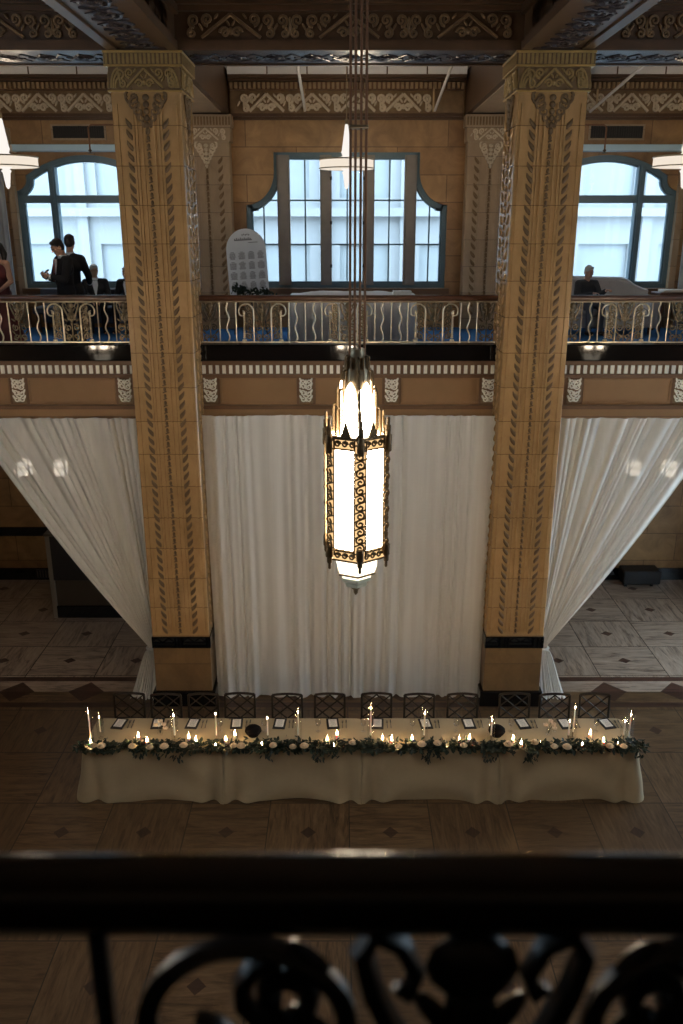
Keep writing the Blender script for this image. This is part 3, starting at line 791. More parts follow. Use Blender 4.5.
# ------------------------------------------------------------------ railings
def cane(x, s, zb, zt, y):
    # straight inner leg, crook over the top and a curl at the outer end
    cx = x + s * .238; r = .108; zc = zt - .02 - r
    pts = [(x + s * .130, y, zb), (x + s * .130, y, zc)]
    pts += [(cx - s * r * cos(a), y, zc + r * sin(a)) for a in [pi * i / 14 for i in range(1, 15)]]
    pts += [(cx + s * (r * .0 + .055 + (.05) * cos(a) * (1 - .5 * i / 12)), y, zc - .02 - .048 * sin(a) * (1 - .4 * i / 12)) for i, a in enumerate([pi * 1.5 * i / 12 for i in range(1, 13)])]
    n = len(pts)
    return M().tube(pts, [.0125 if i < n - 8 else .0125 - .0006 * (i - n + 8) for i in range(n)], 6)
def twist_post(x, zb, zt, y):
    m = M(); k = 13; h = (zt - zb - .12) / k
    m.lathe([(.034, 0), (.034, .025), (.018, .035)], (x, y, zb), 8)
    for i in range(k): m.ell((x, y, zb + .045 + (i + .5) * h), (.021 - .0006 * i, .021 - .0006 * i, h * .62), 7, 5)
    m.ell((x, y, zt - .07), (.02, .02, .03), 7, 5)
    return m
def foliage_panel(x, zb, zt, y, w, full=True):
    m = M(); H = zt - zb
    m.tube([(x, y, zb), (x, y, zt)], .010, 5)
    for f in (.14, .46, .78): m.ell((x, y, zb + H * f), (.020, .018, .035), 7, 5)
    for s in (-1, 1):
        # lyre at the top, curling inwards
        pts = [(x + s * w * k, y, zb + H * z) for k, z in ((.05, .52), (.30, .60), (.60, .72), (.86, .86), (.95, .95), (.84, .995), (.62, .97), (.48, .90), (.56, .85), (.66, .87))]
        m.tube(pts, [.012, .014, .015, .015, .014, .013, .012, .011, .010, .008], 5)
        m.tube(spiral(x + s * w * .48, zb + H * .36, w * .42, w * .07, pi / 2 + .6, -1.4 * s, y, 18), [.013 - .005 * i / 18 for i in range(19)], 5)
        m.tube(spiral(x + s * w * .44, zb + H * .12, w * .36, w * .07, -pi / 2, 1.3 * s, y, 16), .011, 5)
        m.tube(spiral(x + s * w * .30, zb + H * .60, w * .22, w * .05, -pi / 2, 1.2 * s, y, 12), .009, 5)
        for z, k, a in ((.24, .82, .7), (.55, .72, .9), (.05, .62, 1.0), (.68, .22, .4), (.80, .30, .6), (.90, .18, .5)):
            m.ell((x + s * w * k, y, zb + H * z), (.014, .010, .038), 6, 5, Matrix.Rotation(s * a, 3, 'Y'))
    m.ell((x, y, zt - .045), (.050, .02, .045), 8, 6); m.ell((x, y, zt - .12), (.030, .018, .07), 8, 6)
    return m
def inner_curls(x, s, zb, zt, y):
    m = M(); H = zt - zb; c = x + s * .20
    for f, r in ((.16, .052), (.38, .050), (.58, .048), (.76, .046), (.93, .050)):
        m.tube(spiral(c, zb + H * f, r, .010, pi / 2, -1.5 * s, y, 16), .0125, 5)
        m.ell((c - s * .03, y, zb + H * (f + .10)), (.012, .010, .032), 6, 5, Matrix.Rotation(s * .8, 3, 'Y'))
    m.tube([(c - s * .06, y, zb), (c + s * .02, y, zb + H * .3), (c - s * .03, y, zb + H * .55), (c + s * .02, y, zb + H * .8)], .008, 5)
    return m
PROTO = {}
def rail_part(key, fn, name, mat, parent, x, y, zb):
    # one mesh per kind of part, shared by its copies
    if key not in PROTO:
        o = fn().build(name, mat, parent, True, True); PROTO[key] = o
    else:
        o = PROTO[key].copy(); COL.objects.link(o); o.parent = parent; o.name = name
    o.location = Vector((x, y, zb)) - parent.location
    if o.data.materials[0] is not mat: o.material_slots[0].link = 'OBJECT'; o.material_slots[0].material = mat
    return o
def railing(label, y, zb, x0, x1, groups, flor, bars, waves, mb, md, mw, hh=.61, near=False):
    r = thing('railing', label, 'railing', ((x0 + x1) / 2, y, zb), 0, None)
    q = (.033, .062) if near else (.05, .085); c0 = zb + hh + .005 + q[1] / 2
    sec = [(y + q[0] * math.copysign(abs(cos(a)) ** .6, cos(a)), c0 + q[1] / 2 * math.copysign(abs(sin(a)) ** .6, sin(a))) for a in [2 * pi * i / 24 for i in range(24)]]
    M().prism(sec, x0, x1, 'yz').build('handrail', mw, r, True, ang=60)
    M().cbox(x0, x1, y - (.010 if near else .03), y + (.012 if near else .03), zb + hh - .015, zb + hh + .01, .004).build('top_bar', md, r, False)
    M().cbox(x0, x1, y - .022, y + .022, zb + .012, zb + .034, .004).build('bottom_bar', mb, r, False)
    a, b = .034, hh - .015
    for g in groups:
        for s in (-1, 1):
            rail_part(('cane', s), lambda: cane(0, s, a, b, 0), 'cane_scroll', mb, r, g, y, zb)
            rail_part('twist', lambda: twist_post(0, a, b - .08, 0), 'twisted_post', mb, r, g + s * .27, y, zb)
            rail_part(('curl', s), lambda: inner_curls(0, s, a, b - .05, 0), 'curled_filling', MT['bronze_panel'] if md is MT['bronze'] else md, r, g, y, zb)
            rail_part('bar', lambda: M().tube([(0, 0, a), (0, 0, b)], .0105, 6), 'straight_bar', mb, r, g + s * .388, y, zb)
        rail_part('panel', lambda: foliage_panel(0, a, b, 0, .122), 'foliage_panel', MT['bronze_panel'] if md is MT['bronze'] else md, r, g, y, zb)
    for x in flor: rail_part('panel_wide', lambda: foliage_panel(0, a, b, 0, .115), 'foliage_panel', MT['bronze_panel'] if md is MT['bronze'] else md, r, x, y, zb)
    for x in bars: rail_part('bar', None, 'straight_bar', mb, r, x, y, zb)
    for x in waves: rail_part('wave', lambda: M().tube([(.020 * sin(4.2 * pi * i / 24) * (1 if 0 < i < 24 else 0), 0, a + (b - a) * i / 24) for i in range(25)], .0115, 6), 'wavy_bar', mb, r, x, y, zb)
    return r
railing('brass and bronze gallery railing between the two columns, before the white clothed table', 12.8, 5.70, -2.17, 2.17, (-1.26, 0, 1.26), (-2.03, 2.03),
        (-1.89, -.63, .63, 1.89), (-1.77, -.765, -.50, .50, .765, 1.77), MT['brass'], MT['bronze'], MT['wood'])
for s, lb in ((-1, 'brass and bronze gallery railing in front of the standing men'), (1, 'brass and bronze gallery railing in front of the grey sofa')):
    x0, x1 = sorted((s * 3.07, s * 8.2))
    railing(lb, 12.8, 5.70, x0, x1, (s * 4.06, s * 5.61, s * 7.16), (s * 3.28, s * 4.835, s * 6.385), [s * q for q in (3.42, 4.69, 4.98, 6.24, 6.53)],
            [s * q for q in (3.55, 4.56, 5.11, 6.11, 6.66)], MT['brass'], MT['bronze'], MT['wood'])
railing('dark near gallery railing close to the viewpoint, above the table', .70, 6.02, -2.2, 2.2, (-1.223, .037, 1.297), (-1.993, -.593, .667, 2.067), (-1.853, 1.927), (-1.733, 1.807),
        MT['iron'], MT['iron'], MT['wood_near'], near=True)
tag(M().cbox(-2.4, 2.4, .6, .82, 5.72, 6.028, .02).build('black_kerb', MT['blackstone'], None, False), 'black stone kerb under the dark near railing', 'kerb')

# ------------------------------------------------------------------ curtains
def nz(a, b, c): return noise.noise(Vector((a, b, c)))
def centre_drape():
    def fn(u, v):
        x = -2.17 + 4.34 * u; t = 1 - v; z = 4.70 * v
        ph = u * 100 + 7 * nz(u * 6, 0, 1.3) + .5 * nz(u * 9, t * 1.5, 4)
        a = .015 + .010 * nz(u * 11, 2.2, .5) + .012 * t
        y = 12.42 + a * sin(ph) + .012 * sin(ph * 2.3 + 1) + .05 * nz(u * 5, t * 2, 9) - .05 * max(0, t - .9) * 10 * (.5 + .5 * sin(ph * .5))
        x *= 1 - .012 * t
        if t > .985: z = .01 + .02 * (.5 + .5 * sin(ph))
        return (x + .01 * cos(ph), y, z)
    return M().grid(fn, 640, 40)
tag(centre_drape().build('curtain', MT['curtain'], ang=180), 'full-width white chiffon curtain hanging straight between the two columns', 'curtain')
def side_drape(s):
    XT0, XT1 = 3.10, 5.72
    def fn(u, v):
        # u runs from the column outwards, v from the top to the floor
        ph = u * 115 + 8 * nz(u * 5, s, 1.7)
        if v < .8:
            t = v / .8
            top = Vector((XT0 + (XT1 - XT0) * u, 12.66, 4.61)); kn = Vector((3.085 + .14 * u, 12.58, .84))
            g = t
            p = top.lerp(kn, g)
            sag = .36 * u * sin(pi * min(1, t * 1.0)) * (1 - .25 * t)
            p.z -= sag
            p.x -= .10 * u * sin(pi * t) 
            w = (1 - .78 * t ** 1.3)
            a = (.013 + .010 * nz(u * 10, 3, s)) * w + .004
            p.y += a * sin(ph) + .10 * u * (1 - u) * sin(pi * t) + .03 * w * sin(ph * .37 + 2) - .05 * t
            p.x += .008 * w * cos(ph)
        else:
            t = (v - .8) / .2
            sp = .14 + .26 * t ** .5
            p = Vector((3.085 - .0 * t + sp * u + .08 * t * t * u, 12.53 - .12 * t * t + .05 * (u - .5) * t, .84 * (1 - t)))
            p.y += (.006 + .016 * t) * sin(ph * .6); p.x += .01 * t * cos(ph * .6)
            if t > .93: p.y -= .10 * (t - .93) / .07 * (.6 + .4 * sin(ph * .4)); p.z = .012 + .02 * (.5 + .5 * sin(ph * .6))
        return (s * p.x, p.y, p.z)
    return M().grid(fn, 420, 60)
for s, lb in ((-1, 'white chiffon drape swept back to the column beside the dark booth'), (1, 'white chiffon drape swept back to the column beside the empty marble floor')):
    d = thing('swept_drape', lb, 'curtain', (s * 3.1, 12.6, 0))
    side_drape(s).build('drape_fabric', MT['curtain'], d, ang=180)
    M().tube([(s * (3.16 + .105 * cos(a)), 12.53 + .075 * sin(a), .84) for a in [2 * pi * i / 20 for i in range(20)]], .022, 6, True).build('tieback', MT['curtain'], d)
    M().lathe([(.02, -.05), (.028, -.02), (.028, .02), (.02, .05)], (s * 3.09, 12.46, .86), 8).build('tieback_hook', MT['black'], d)

# ------------------------------------------------------------------ the big lantern (and its sisters over the outer bays)
def hexp(R, k, off=0): 
    a = -pi / 2 + off + k * pi / 3
    return (R * cos(a), R * sin(a))
def lantern_mesh_parts(root, X, Y):
    off = .10; zb, zt = 4.84, 5.76; S = 1.07
    def band(z0, z1, R, name, mat, parent=root):
        m = M().lathe([(R, 0), (R, z1 - z0)], (X, Y, z0), 6, -pi / 2 + off); return m.build(name, mat, parent, False)
    # luminous panels
    for k in range(6):
        a, b = hexp(.238, k, off), hexp(.238, k + 1, off)
        c = ((a[0] + b[0]) / 2, (a[1] + b[1]) / 2); L = Vector((b[0] - a[0], b[1] - a[1])); n = Vector((L.y, -L.x)).normalized(); w = L.length / 2 - .012
        L.normalize()
        pl = M().box(-w, w, -.008, .008, zb, zt)
        pl.v = [(X + c[0] + L.x * x + n.x * y, Y + c[1] + L.y * x + n.y * y, z) for x, y, z in pl.v]
        pl.build('glass_panel', MT['lamp'], root, False)
        # pointed upper pane
        a2, b2 = hexp(.155, k, off), hexp(.155, k + 1, off); c2 = ((a2[0] + b2[0]) / 2, (a2[1] + b2[1]) / 2)
        pn = M().prism([(-.055, 0), (.055, 0), (.048, .32), (.03, .38), (0, .42), (-.03, .38), (-.048, .32)], -.006, .006)
        pn.v = [(X + (c2[0]) * (1 - .22 * z) + L.x * x + n.x * y, Y + (c2[1]) * (1 - .22 * z) + L.y * x + n.y * y, 5.775 + z) for x, y, z in pn.v]
        pn.build('upper_pane', MT['lamp_up'], root, False)
        # fretwork on the bands over each face
        for z, nm in ((5.735, 'upper_fret'), (4.815, 'lower_fret')):
            fr = M()
            bk = M().box(-.11, .11, -.008, -.003, z - .046, z + .046)
            bk.v = [(X + c[0] * 1.10 + L.x * x + n.x * y, Y + c[1] * 1.10 + L.y * x + n.y * y, zz) for x, y, zz in bk.v]
            bk.build('fret_backing', MT['amber'], root, False)
            for i in (-1, 0, 1):
                q = [(p[0] + i * .062, 0, z + p[2]) for p in spiral(0, 0, .028, .006, 0, 1.4, 0, 12)]; fr.tube(q, .0085, 5)
            fr.box(-.11, .11, -.006, .006, z - .047, z - .034).box(-.11, .11, -.006, .006, z + .034, z + .047)
            fr.v = [(X + c[0] * 1.10 + L.x * x + n.x * y, Y + c[1] * 1.10 + L.y * x + n.y * y, zz) for x, y, zz in fr.v]
            fr.build(nm, MT['lgold'], root)
        # small pointed crest standing on the upper band
        cr = M().prism([(-.05, 0), (.05, 0), (.03, .05), (.012, .10), (0, .14), (-.012, .10), (-.03, .05)], -.006, .006)
        cr.v = [(X + c[0] * 1.03 + L.x * x + n.x * y, Y + c[1] * 1.03 + L.y * x + n.y * y, 5.775 + zz) for x, y, zz in cr.v]
        cr.build('crest', MT['lgold'], root, False)
    for k in range(6):
        p = hexp(.258, k, off); u = Vector((p[0], p[1])).normalized(); t = Vector((-u.y, u.x))
        def at(a, b, z): return (X + p[0] + t.x * a + u.x * b, Y + p[1] + t.y * a + u.y * b, z)
        M().box(-.044, .044, -.014, -.006, zb, zt).xf(Matrix(((t.x, u.x, 0, X + p[0]), (t.y, u.y, 0, Y + p[1]), (0, 0, 1, 0), (0, 0, 0, 1)))).build('strip_backing', MT['amber'], root, False)
        st = M()
        for s in (-1, 1): st.tube([at(s * .046, -.006, zb - .02), at(s * .046, -.006, zt + .02)], .0085, 5)
        z = zb + .03; i = 0
        while z < zt:
            st.tube([at(q[0] * (1 if i % 2 else -1), .004 + .006 * sin(j), q[2]) for j, q in enumerate(spiral(0, z + .03, .038, .006, pi / 2, 1.3, 0, 12))], .0085, 5)
            st.tube([at(-.042, .0, z - .02), at(.042, .0, z + .012)], .007, 4)
            z += .068; i += 1
        st.build('fretted_strip', MT['lgold'], root)
        po = M()
        for R, z0, z1 in ((.030, 5.66, 5.80), (.022, 5.80, 5.87), (.013, 5.87, 5.93)): po.lathe([(R * .9, z0), (R, z0 + .01), (R, z1 - .01), (R * .8, z1)], (X + p[0] * 1.03, Y + p[1] * 1.03, 0), 8)
        po.build('corner_post', MT['lgold'], root); po = M()
        for R, z0, z1 in ((.030, 4.79, 4.89), (.022, 4.74, 4.79), (.012, 4.69, 4.74)): po.lathe([(R * .8, z0), (R, z0 + .01), (R, z1 - .005), (R * .9, z1)], (X + p[0] * 1.03, Y + p[1] * 1.03, 0), 8)
        po.build('corner_drop', MT['lgold'], root)
        fin = M()                                                # stepped buttress with curled head
        for R0, z0, z1, th in ((.20, 5.78, 5.98, .014), (.165, 5.78, 6.12, .013), (.13, 5.90, 6.26, .012), (.095, 6.05, 6.36, .012)):
            q = (u.x * R0, u.y * R0)
            fin.tube([(X + q[0], Y + q[1], z0), (X + q[0], Y + q[1], z1)], th, 6)
            fin.tube([(X + q[0] + u.x * (-.018 + .018 * cos(a)), Y + q[1] + u.y * (-.018 + .018 * cos(a)), z1 + .02 * sin(a)) for a in [i * pi / 8 for i in range(9)]], th * .8, 5)
        fin.build('buttress', MT['lgold'], root)
    # frames and crown
    for z0, z1, R in ((5.77, 5.79, .262), (5.685, 5.70, .262), (4.855, 4.87, .262), (4.765, 4.78, .258)):
        M().ring([hexp(R, k, off) for k in range(6)], [hexp(R - .035, k, off) for k in range(6)], z0, z1).xf(Matrix(((1, 0, 0, X), (0, 0, 1, Y), (0, 1, 0, 0), (0, 0, 0, 1)))).build('hexagon_band', MT['lgold'], root, False) if False else \
        ringz(X, Y, R, R - .035, z0, z1, off).build('hexagon_band', MT['lgold'], root, False)
    cr = M().lathe([(.118, 6.14), (.105, 6.20), (.10, 6.28), (.085, 6.30), (.08, 6.36), (.06, 6.38), (.055, 6.44)], (X, Y, 0), 12)
    for k in range(12):
        a = k * pi / 6; cr.tube([(X + .10 * cos(a), Y + .10 * sin(a), 6.12), (X + .085 * cos(a), Y + .085 * sin(a), 6.38)], .012, 5)
    cr.build('crown', MT['bronze'], root)
    M().lathe([(.165, 4.62), (.185, 4.68), (.19, 4.77)], (X, Y, 0), 6, -pi / 2 + off).build('lower_glass', MT['lamp_low'], root, False)
    ringz(X, Y, .172, .135, 4.605, 4.622, off).build('lower_rim', MT['bronze'], root, False)
    M().lathe([(.13, 4.575), (.145, 4.60), (.15, 4.606)], (X, Y, 0), 6, -pi / 2 + off).build('glass_tier', MT['lamp_low'], root, False)
    M().lathe([(.10, 4.525), (.135, 4.545), (.135, 4.57), (.10, 4.578)], (X, Y, 0), 6, -pi / 2 + off).build('glass_tier', MT['lgreen'], root, False)
    M().lathe([(.045, 4.465), (.10, 4.49), (.10, 4.515), (.06, 4.53)], (X, Y, 0), 6, -pi / 2 + off).build('glass_tier', MT['lgreen'], root, False)
    M().lathe([(.004, 4.39), (.018, 4.41), (.022, 4.44), (.04, 4.455), (.04, 4.468)], (X, Y, 0), 8).build('tip', MT['bronze'], root)
    for dx, dy in ((-.056, -.01), (.056, .012), (-.020, .03), (.018, -.035)):
        M().tube([(X + dx, Y + dy, 6.36), (X + dx, Y + dy, 10.1)], .0095, 8).build('suspension_rod', MT['pipe'], root)
    M().cbox(X - .07, X + .07, Y - .065, Y + .065, 7.98, 8.0, .004).build('rod_spacer', MT['bronze'], root, False)
    M().lathe([(.10, 0), (.16, .03), (.18, .1)], (X, Y, 10.02), 12).build('ceiling_rose', MT['bronze'], root)
def ringz(X, Y, R, r, z0, z1, off):
    m = M(); vs = []
    for z in (z0, z1):
        for q in (R, r):
            vs += [(X + hexp(q, k, off)[0], Y + hexp(q, k, off)[1], z) for k in range(6)]
    fs = []
    for k in range(6):
        j = (k + 1) % 6
        fs += [(k, j, 12 + j, 12 + k), (6 + j, 6 + k, 18 + k, 18 + j), (j, k, 6 + k, 6 + j), (12 + k, 12 + j, 18 + j, 18 + k)]
    return m.add(vs, fs)
ch = thing('lantern_chandelier', 'large lit hexagonal bronze and glass lantern hanging on long rods before the curtain', 'chandelier', (0.02, 6.6, 4.39))
lantern_mesh_parts(ch, .02, 6.6)
for x, lb in ((-5.3, 'lit bronze lantern hanging over the hall in the bay of the dark booth'), (5.35, 'lit bronze lantern hanging over the hall in the bay of the grey sofa')):
    c2 = copy_tree(ch); c2.location = (x, 6.6, 4.39); c2['label'] = lb

# ------------------------------------------------------------------ drum pendants over the gallery
def pendant(x, y, z, label, R=.43):
    p = thing('drum_pendant', label, 'pendant lamp', (x, y, z))
    M().lathe([(R - .01, -.055), (R, -.045), (R, .075), (R - .015, .085)], (x, y, z), 40).build('glass_drum', MT['pend'], p)
    rm = M()
    rm.tube([(x + (R + .004) * cos(a), y + (R + .004) * sin(a), z + .08) for a in [2 * pi * i / 40 for i in range(40)]], .011, 5, True)
    rm.tube([(x + (R + .004) * cos(a), y + (R + .004) * sin(a), z - .05) for a in [2 * pi * i / 40 for i in range(40)]], .009, 5, True)
    rm.build('metal_rim', MT['brass'], p)
    M().lathe([(.095, .085), (.10, .12), (.065, .14), (.085, .19), (.075, .22), (.026, .58), (.012, .61)], (x, y, z), 12).build('glass_spire', MT['pend_hi'], p)
    M().lathe([(.008, -.36), (.03, -.33), (.055, -.14), (.075, -.11), (.05, -.09), (.09, -.055)], (x, y, z), 12).build('lower_finial', MT['pend_hi'], p)
    M().tube([(x, y, z + .6), (x, y, 10.07)], .009, 6).build('drop_rod', MT['bronze'], p)
    d = bpy.data.lights.new('pendant_bulb', 'POINT'); d.energy = PEND; d.color = (1, .80, .56); d.shadow_soft_size = .12
    o = bpy.data.objects.new('pendant_bulb', d); COL.objects.link(o); o.location = (x + .22, y + .15, z + .24); o.parent = None
    M().lathe([(.03, .60), (.03, .66), (.015, .68)], (x, y, z), 8).build('collar', MT['bronze'], p)
pendant(-.02, 14.7, 8.28, 'lit drum pendant hanging before the wide central window')
pendant(-5.06, 13.6, 8.24, 'lit drum pendant hanging above the standing men', .46)
pendant(4.98, 13.6, 8.24, 'lit drum pendant hanging above the grey sofa', .46)
# glazed lanterns under the gallery, glimpsed through the drapes
for x, lb in ((-5.85, 'small lit lantern under the gallery behind the drape, further from the column by the booth'), (-5.2, 'small lit lantern under the gallery behind the drape, nearer the column by the booth'),
              (5.2, 'small lit lantern under the gallery behind the drape, nearer the column by the bare floor'), (5.85, 'small lit lantern under the gallery, the outer one behind the drape over bare floor')):
    l = thing('hanging_lantern', lb, 'lantern', (x, 15.0, 3.05))
    M().cbox(x - .10, x + .10, 14.9, 15.1, 3.07, 3.33, .01).build('lit_box', MT['lamp_small'], l, False)
    f = M()
    for a in (-.105, .105):
        for b in (-.105, .105): f.box(x + a - .012, x + a + .012, 15 + b - .012, 15 + b + .012, 3.05, 3.36)
    for z in (3.05, 3.2, 3.34): f.ring([(x - .115, 14.885), (x + .115, 14.885), (x + .115, 15.115), (x - .115, 15.115)], [(x - .1, 14.9), (x + .1, 14.9), (x + .1, 15.1), (x - .1, 15.1)], z, z + .02)
    f2 = M(); f2.f = f.f; f2.v = f.v[:32] + [(a, c, b) for a, b, c in f.v[32:]]
    f2.build('lantern_frame', MT['bronze'], l, False)
    M().tube([(x, 15, 3.35), (x, 15, 4.62)], .012, 6).build('drop_rod', MT['bronze'], l)

# ------------------------------------------------------------------ dark booth under the gallery
bt = thing('booth', 'dark panelled booth standing on the marble floor behind the swept drape', 'booth', (-4.6, 15.8, 0))
M().cbox(-5.72, -3.6, 15.42, 16.5, .0, .26, .01).build('black_base', MT['blackstone'], bt, False)
M().cbox(-5.70, -3.62, 15.44, 16.5, .26, .80, .006).build('lower_panel', MT['booth'], bt, False)
M().cbox(-5.72, -3.6, 15.42, 16.5, .80, 1.72, .01).build('black_panel', MT['black'], bt, False)
M().cbox(-5.80, -5.70, 15.42, 15.56, .0, 1.76, .01).build('corner_post', MT['boothpost'], bt, False)
M().cbox(-5.82, -3.56, 15.40, 16.52, 1.72, 1.77, .01).build('counter_top', MT['booth'], bt, False)
# ------------------------------------------------------------------ banquet tables: four cloths end to end
TZ = .76; TY0, TY1 = 9.75, 10.53
def cloth(x0, x1, lend, rend, seed):
    m = M(); rng = random.Random(seed)
    # rounded rectangle path, anticlockwise from front middle
    rl = .09 if lend else .05; rr = .09 if rend else .05
    per = []
    def seg(a, b, n, cn=0):
        for i in range(n): per.append((a[0] + (b[0] - a[0]) * i / n, a[1] + (b[1] - a[1]) * i / n, None))
    def corner(cx, cy, r, a0):
        for i in range(7):
            a = radians(a0 + 90 * i / 7); per.append((cx + r * cos(a), cy + r * sin(a), 1))
    seg((x0 + rl, TY0), (x1 - rr, TY0), 64); corner(x1 - rr, TY0 + rr, rr, -90)
    seg((x1, TY0 + rr), (x1, TY1 - rr), 22); corner(x1 - rr, TY1 - rr, rr, 0)
    seg((x1 - rr, TY1), (x0 + rl, TY1), 48); corner(x0 + rl, TY1 - rl, rl, 90)
    seg((x0, TY1 - rl), (x0, TY0 + rl), 22); corner(x0 + rl, TY0 + rl, rl, 180)
    n = len(per); cx = (x0 + x1) / 2; cy = (TY0 + TY1) / 2
    rings = []
    K = 14
    for k in range(K + 1):
        t = k / K; z = TZ * (1 - t) + .004
        row = []
        for i, (x, y, _) in enumerate(per):
            a = per[i - 1]; b = per[(i + 1) % n]
            tx, ty = b[0] - a[0], b[1] - a[1]; L = sqrt(tx * tx + ty * ty) or 1
            nx, ny = ty / L, -tx / L
            front = 1 if y < TY0 + .12 else 0
            dl = x - x0; dr = x1 - x
            e = min(dl, dr)
            # cloth hangs in soft folds that gather at the corners
            fold = math.exp(-(e / .30) ** 2)
            lat = cos(e * 18 + .4) * fold * .075 * t ** .8
            q = 2 * (x - cx) / (x1 - x0); body = (.014 * sin(x * 6.0 + seed) + .020 * sin(9.0 * (t - .75 * q * q) + seed * .7)) * t ** .7 * (1 - .6 * fold)
            out = (.012 + .085 * t ** 1.5 * (.35 + .65 * fold)) * 1.0 + lat + body
            if not front:
                out = (.008 + .05 * t ** 1.4 + .012 * t * sin(y * 26 + seed)) if (x - x0 < .1 or x1 - x < .1) else .01 + .03 * t
                if (x - x0 < .1 and not lend) or (x1 - x < .1 and not rend): out = .002
            px, py = x + nx * out, y + ny * out
            # neighbours meet: keep the side within the joint
            if not lend: px = max(px, x0 + .002)
            if not rend: px = min(px, x1 - .002)
            zz = z
            if t > .9:
                zz = z + (.022 * (1 - fold) * (.5 + .5 * sin(x * 3.3 + seed * 2)) if front else .01)
            if k == 0: px, py = x, y
            row.append((px, py, max(zz, .004)))
        rings.append(row)
    vs = [(cx + (x - cx) * .90, cy + (y - cy) * .86, TZ + .004) for x, y, _ in per]
    for r in rings: vs += r
    fs = [tuple(range(n))]
    for k in range(K + 1):
        for i in range(n):
            j = (i + 1) % n; fs.append((k * n + i, k * n + j, (k + 1) * n + j, (k + 1) * n + i))
    m.add(vs, fs); return m
JX = [-3.53, -1.67, .17, 2.0, 3.84]
TL = ['ivory floor-length cloth on the end table nearest the dark booth', 'ivory floor-length cloth on the inner table under the booth side of the lantern',
      'ivory floor-length cloth on the inner table that carries no booth-side bowl', 'ivory floor-length cloth on the end table beside the open marble floor']
TL[1] = 'ivory floor-length cloth on the second table from the dark booth'; TL[2] = 'ivory floor-length cloth on the third table from the dark booth'
for i in range(4):
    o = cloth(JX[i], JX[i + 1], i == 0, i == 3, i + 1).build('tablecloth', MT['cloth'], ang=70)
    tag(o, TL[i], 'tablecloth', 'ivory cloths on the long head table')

# ------------------------------------------------------------------ lattice back chairs
def chair(x, y, rz, label):
    c = thing('lattice_chair', label, 'chair', (x, y, 0), 0, 'bronze lattice-back chairs along the table')
    w, zb, zt = .215, .47, .90
    yb = lambda z: y + .15 + .08 * (z - zb)
    for s in (-1, 1):
        M().tube([(x + s * w * .94, y + .20, 0), (x + s * w, y + .145, .45), (x + s * w, yb(zt) , zt - .01)], [.014, .017, .017], 6).build('rear_leg', MT['chairmetal'], c)
        M().tube([(x + s * w * .98, y - .17, 0), (x + s * w * .96, y - .16, .44)], [.011, .014], 6).build('front_leg', MT['chairmetal'], c)
    b = M()
    b.tube([(x + w * (i / 6 - 1), yb(zt) + .012 * (1 - (i / 6 - 1) ** 2), zt - .012 + .014 * (1 - (i / 6 - 1) ** 2)) for i in range(13)], .018, 6)
    b.build('top_rail', MT['chairmetal'], c); b = M()
    b.tube([(x - w, yb(.52), .52), (x + w, yb(.52), .52)], .010, 6)
    b.build('lower_rail', MT['chairmetal'], c)
    l = M(); z0, z1 = .52, zt - .015; H = z1 - z0
    for s in (-1, 1):
        for k in (-1.0, -.5, 0, .5, 1.0):
            # parallel diagonals clipped to the back
            pts = []
            for i in range(0, 41):
                q = i / 40; xx = s * (k * 2 * w + (q - .5) * 2 * w * 1.0); zz = z0 + H * q
                if abs(xx) <= w: pts.append((x + xx, yb(zz), zz))
            if len(pts) > 1: l.tube([pts[0], pts[-1]], .0105, 5)
    l.build('lattice', MT['chairmetal'], c)
    f = M(); zs = .44
    f.tube([(x - w, y + .145, zs), (x + w, y + .145, zs), (x + w * .96, y - .16, zs), (x - w * .96, y - .16, zs)], .014, 6, True)
     
    for s in (-1, 1): M().tube([(x + s * w * .97, y - .168, .2), (x + s * w * .97, y + .18, .2)], .008, 5).build('side_stretcher', MT['chairmetal'], c)
    f.build('seat_frame', MT['chairmetal'], c)
    M().cbox(x - .205, x + .205, y - .165, y + .14, .452, .50, .018).build('seat_pad', MT['seatpad'], c)
    return c
CX = [-3.19, -2.65, -2.11, -1.58, -.89, -.27, .41, 1.03, 1.66, 2.42, 3.0, 3.58]
for i, x in enumerate(CX):
    lb = 'bronze lattice-back chair behind the table, %s of twelve counting from the booth end' % ORD[i]
    if i == 0: lb = 'bronze lattice-back chair at the booth end of the table'
    if i == 11: lb = 'bronze lattice-back chair at the open-floor end of the table'
    chair(x, 10.775 + (.012 if i % 3 == 0 else -.008 if i % 3 == 1 else 0), 0, lb)
# chair edges that reach into the picture beside the table
for x, y, lb in ((-5.32, 10.05, 'dark bronze chair standing alone on the floor past the booth end of the table'), (5.10, 10.2, 'dark bronze chair standing alone on the open marble floor past the table')):
    pass

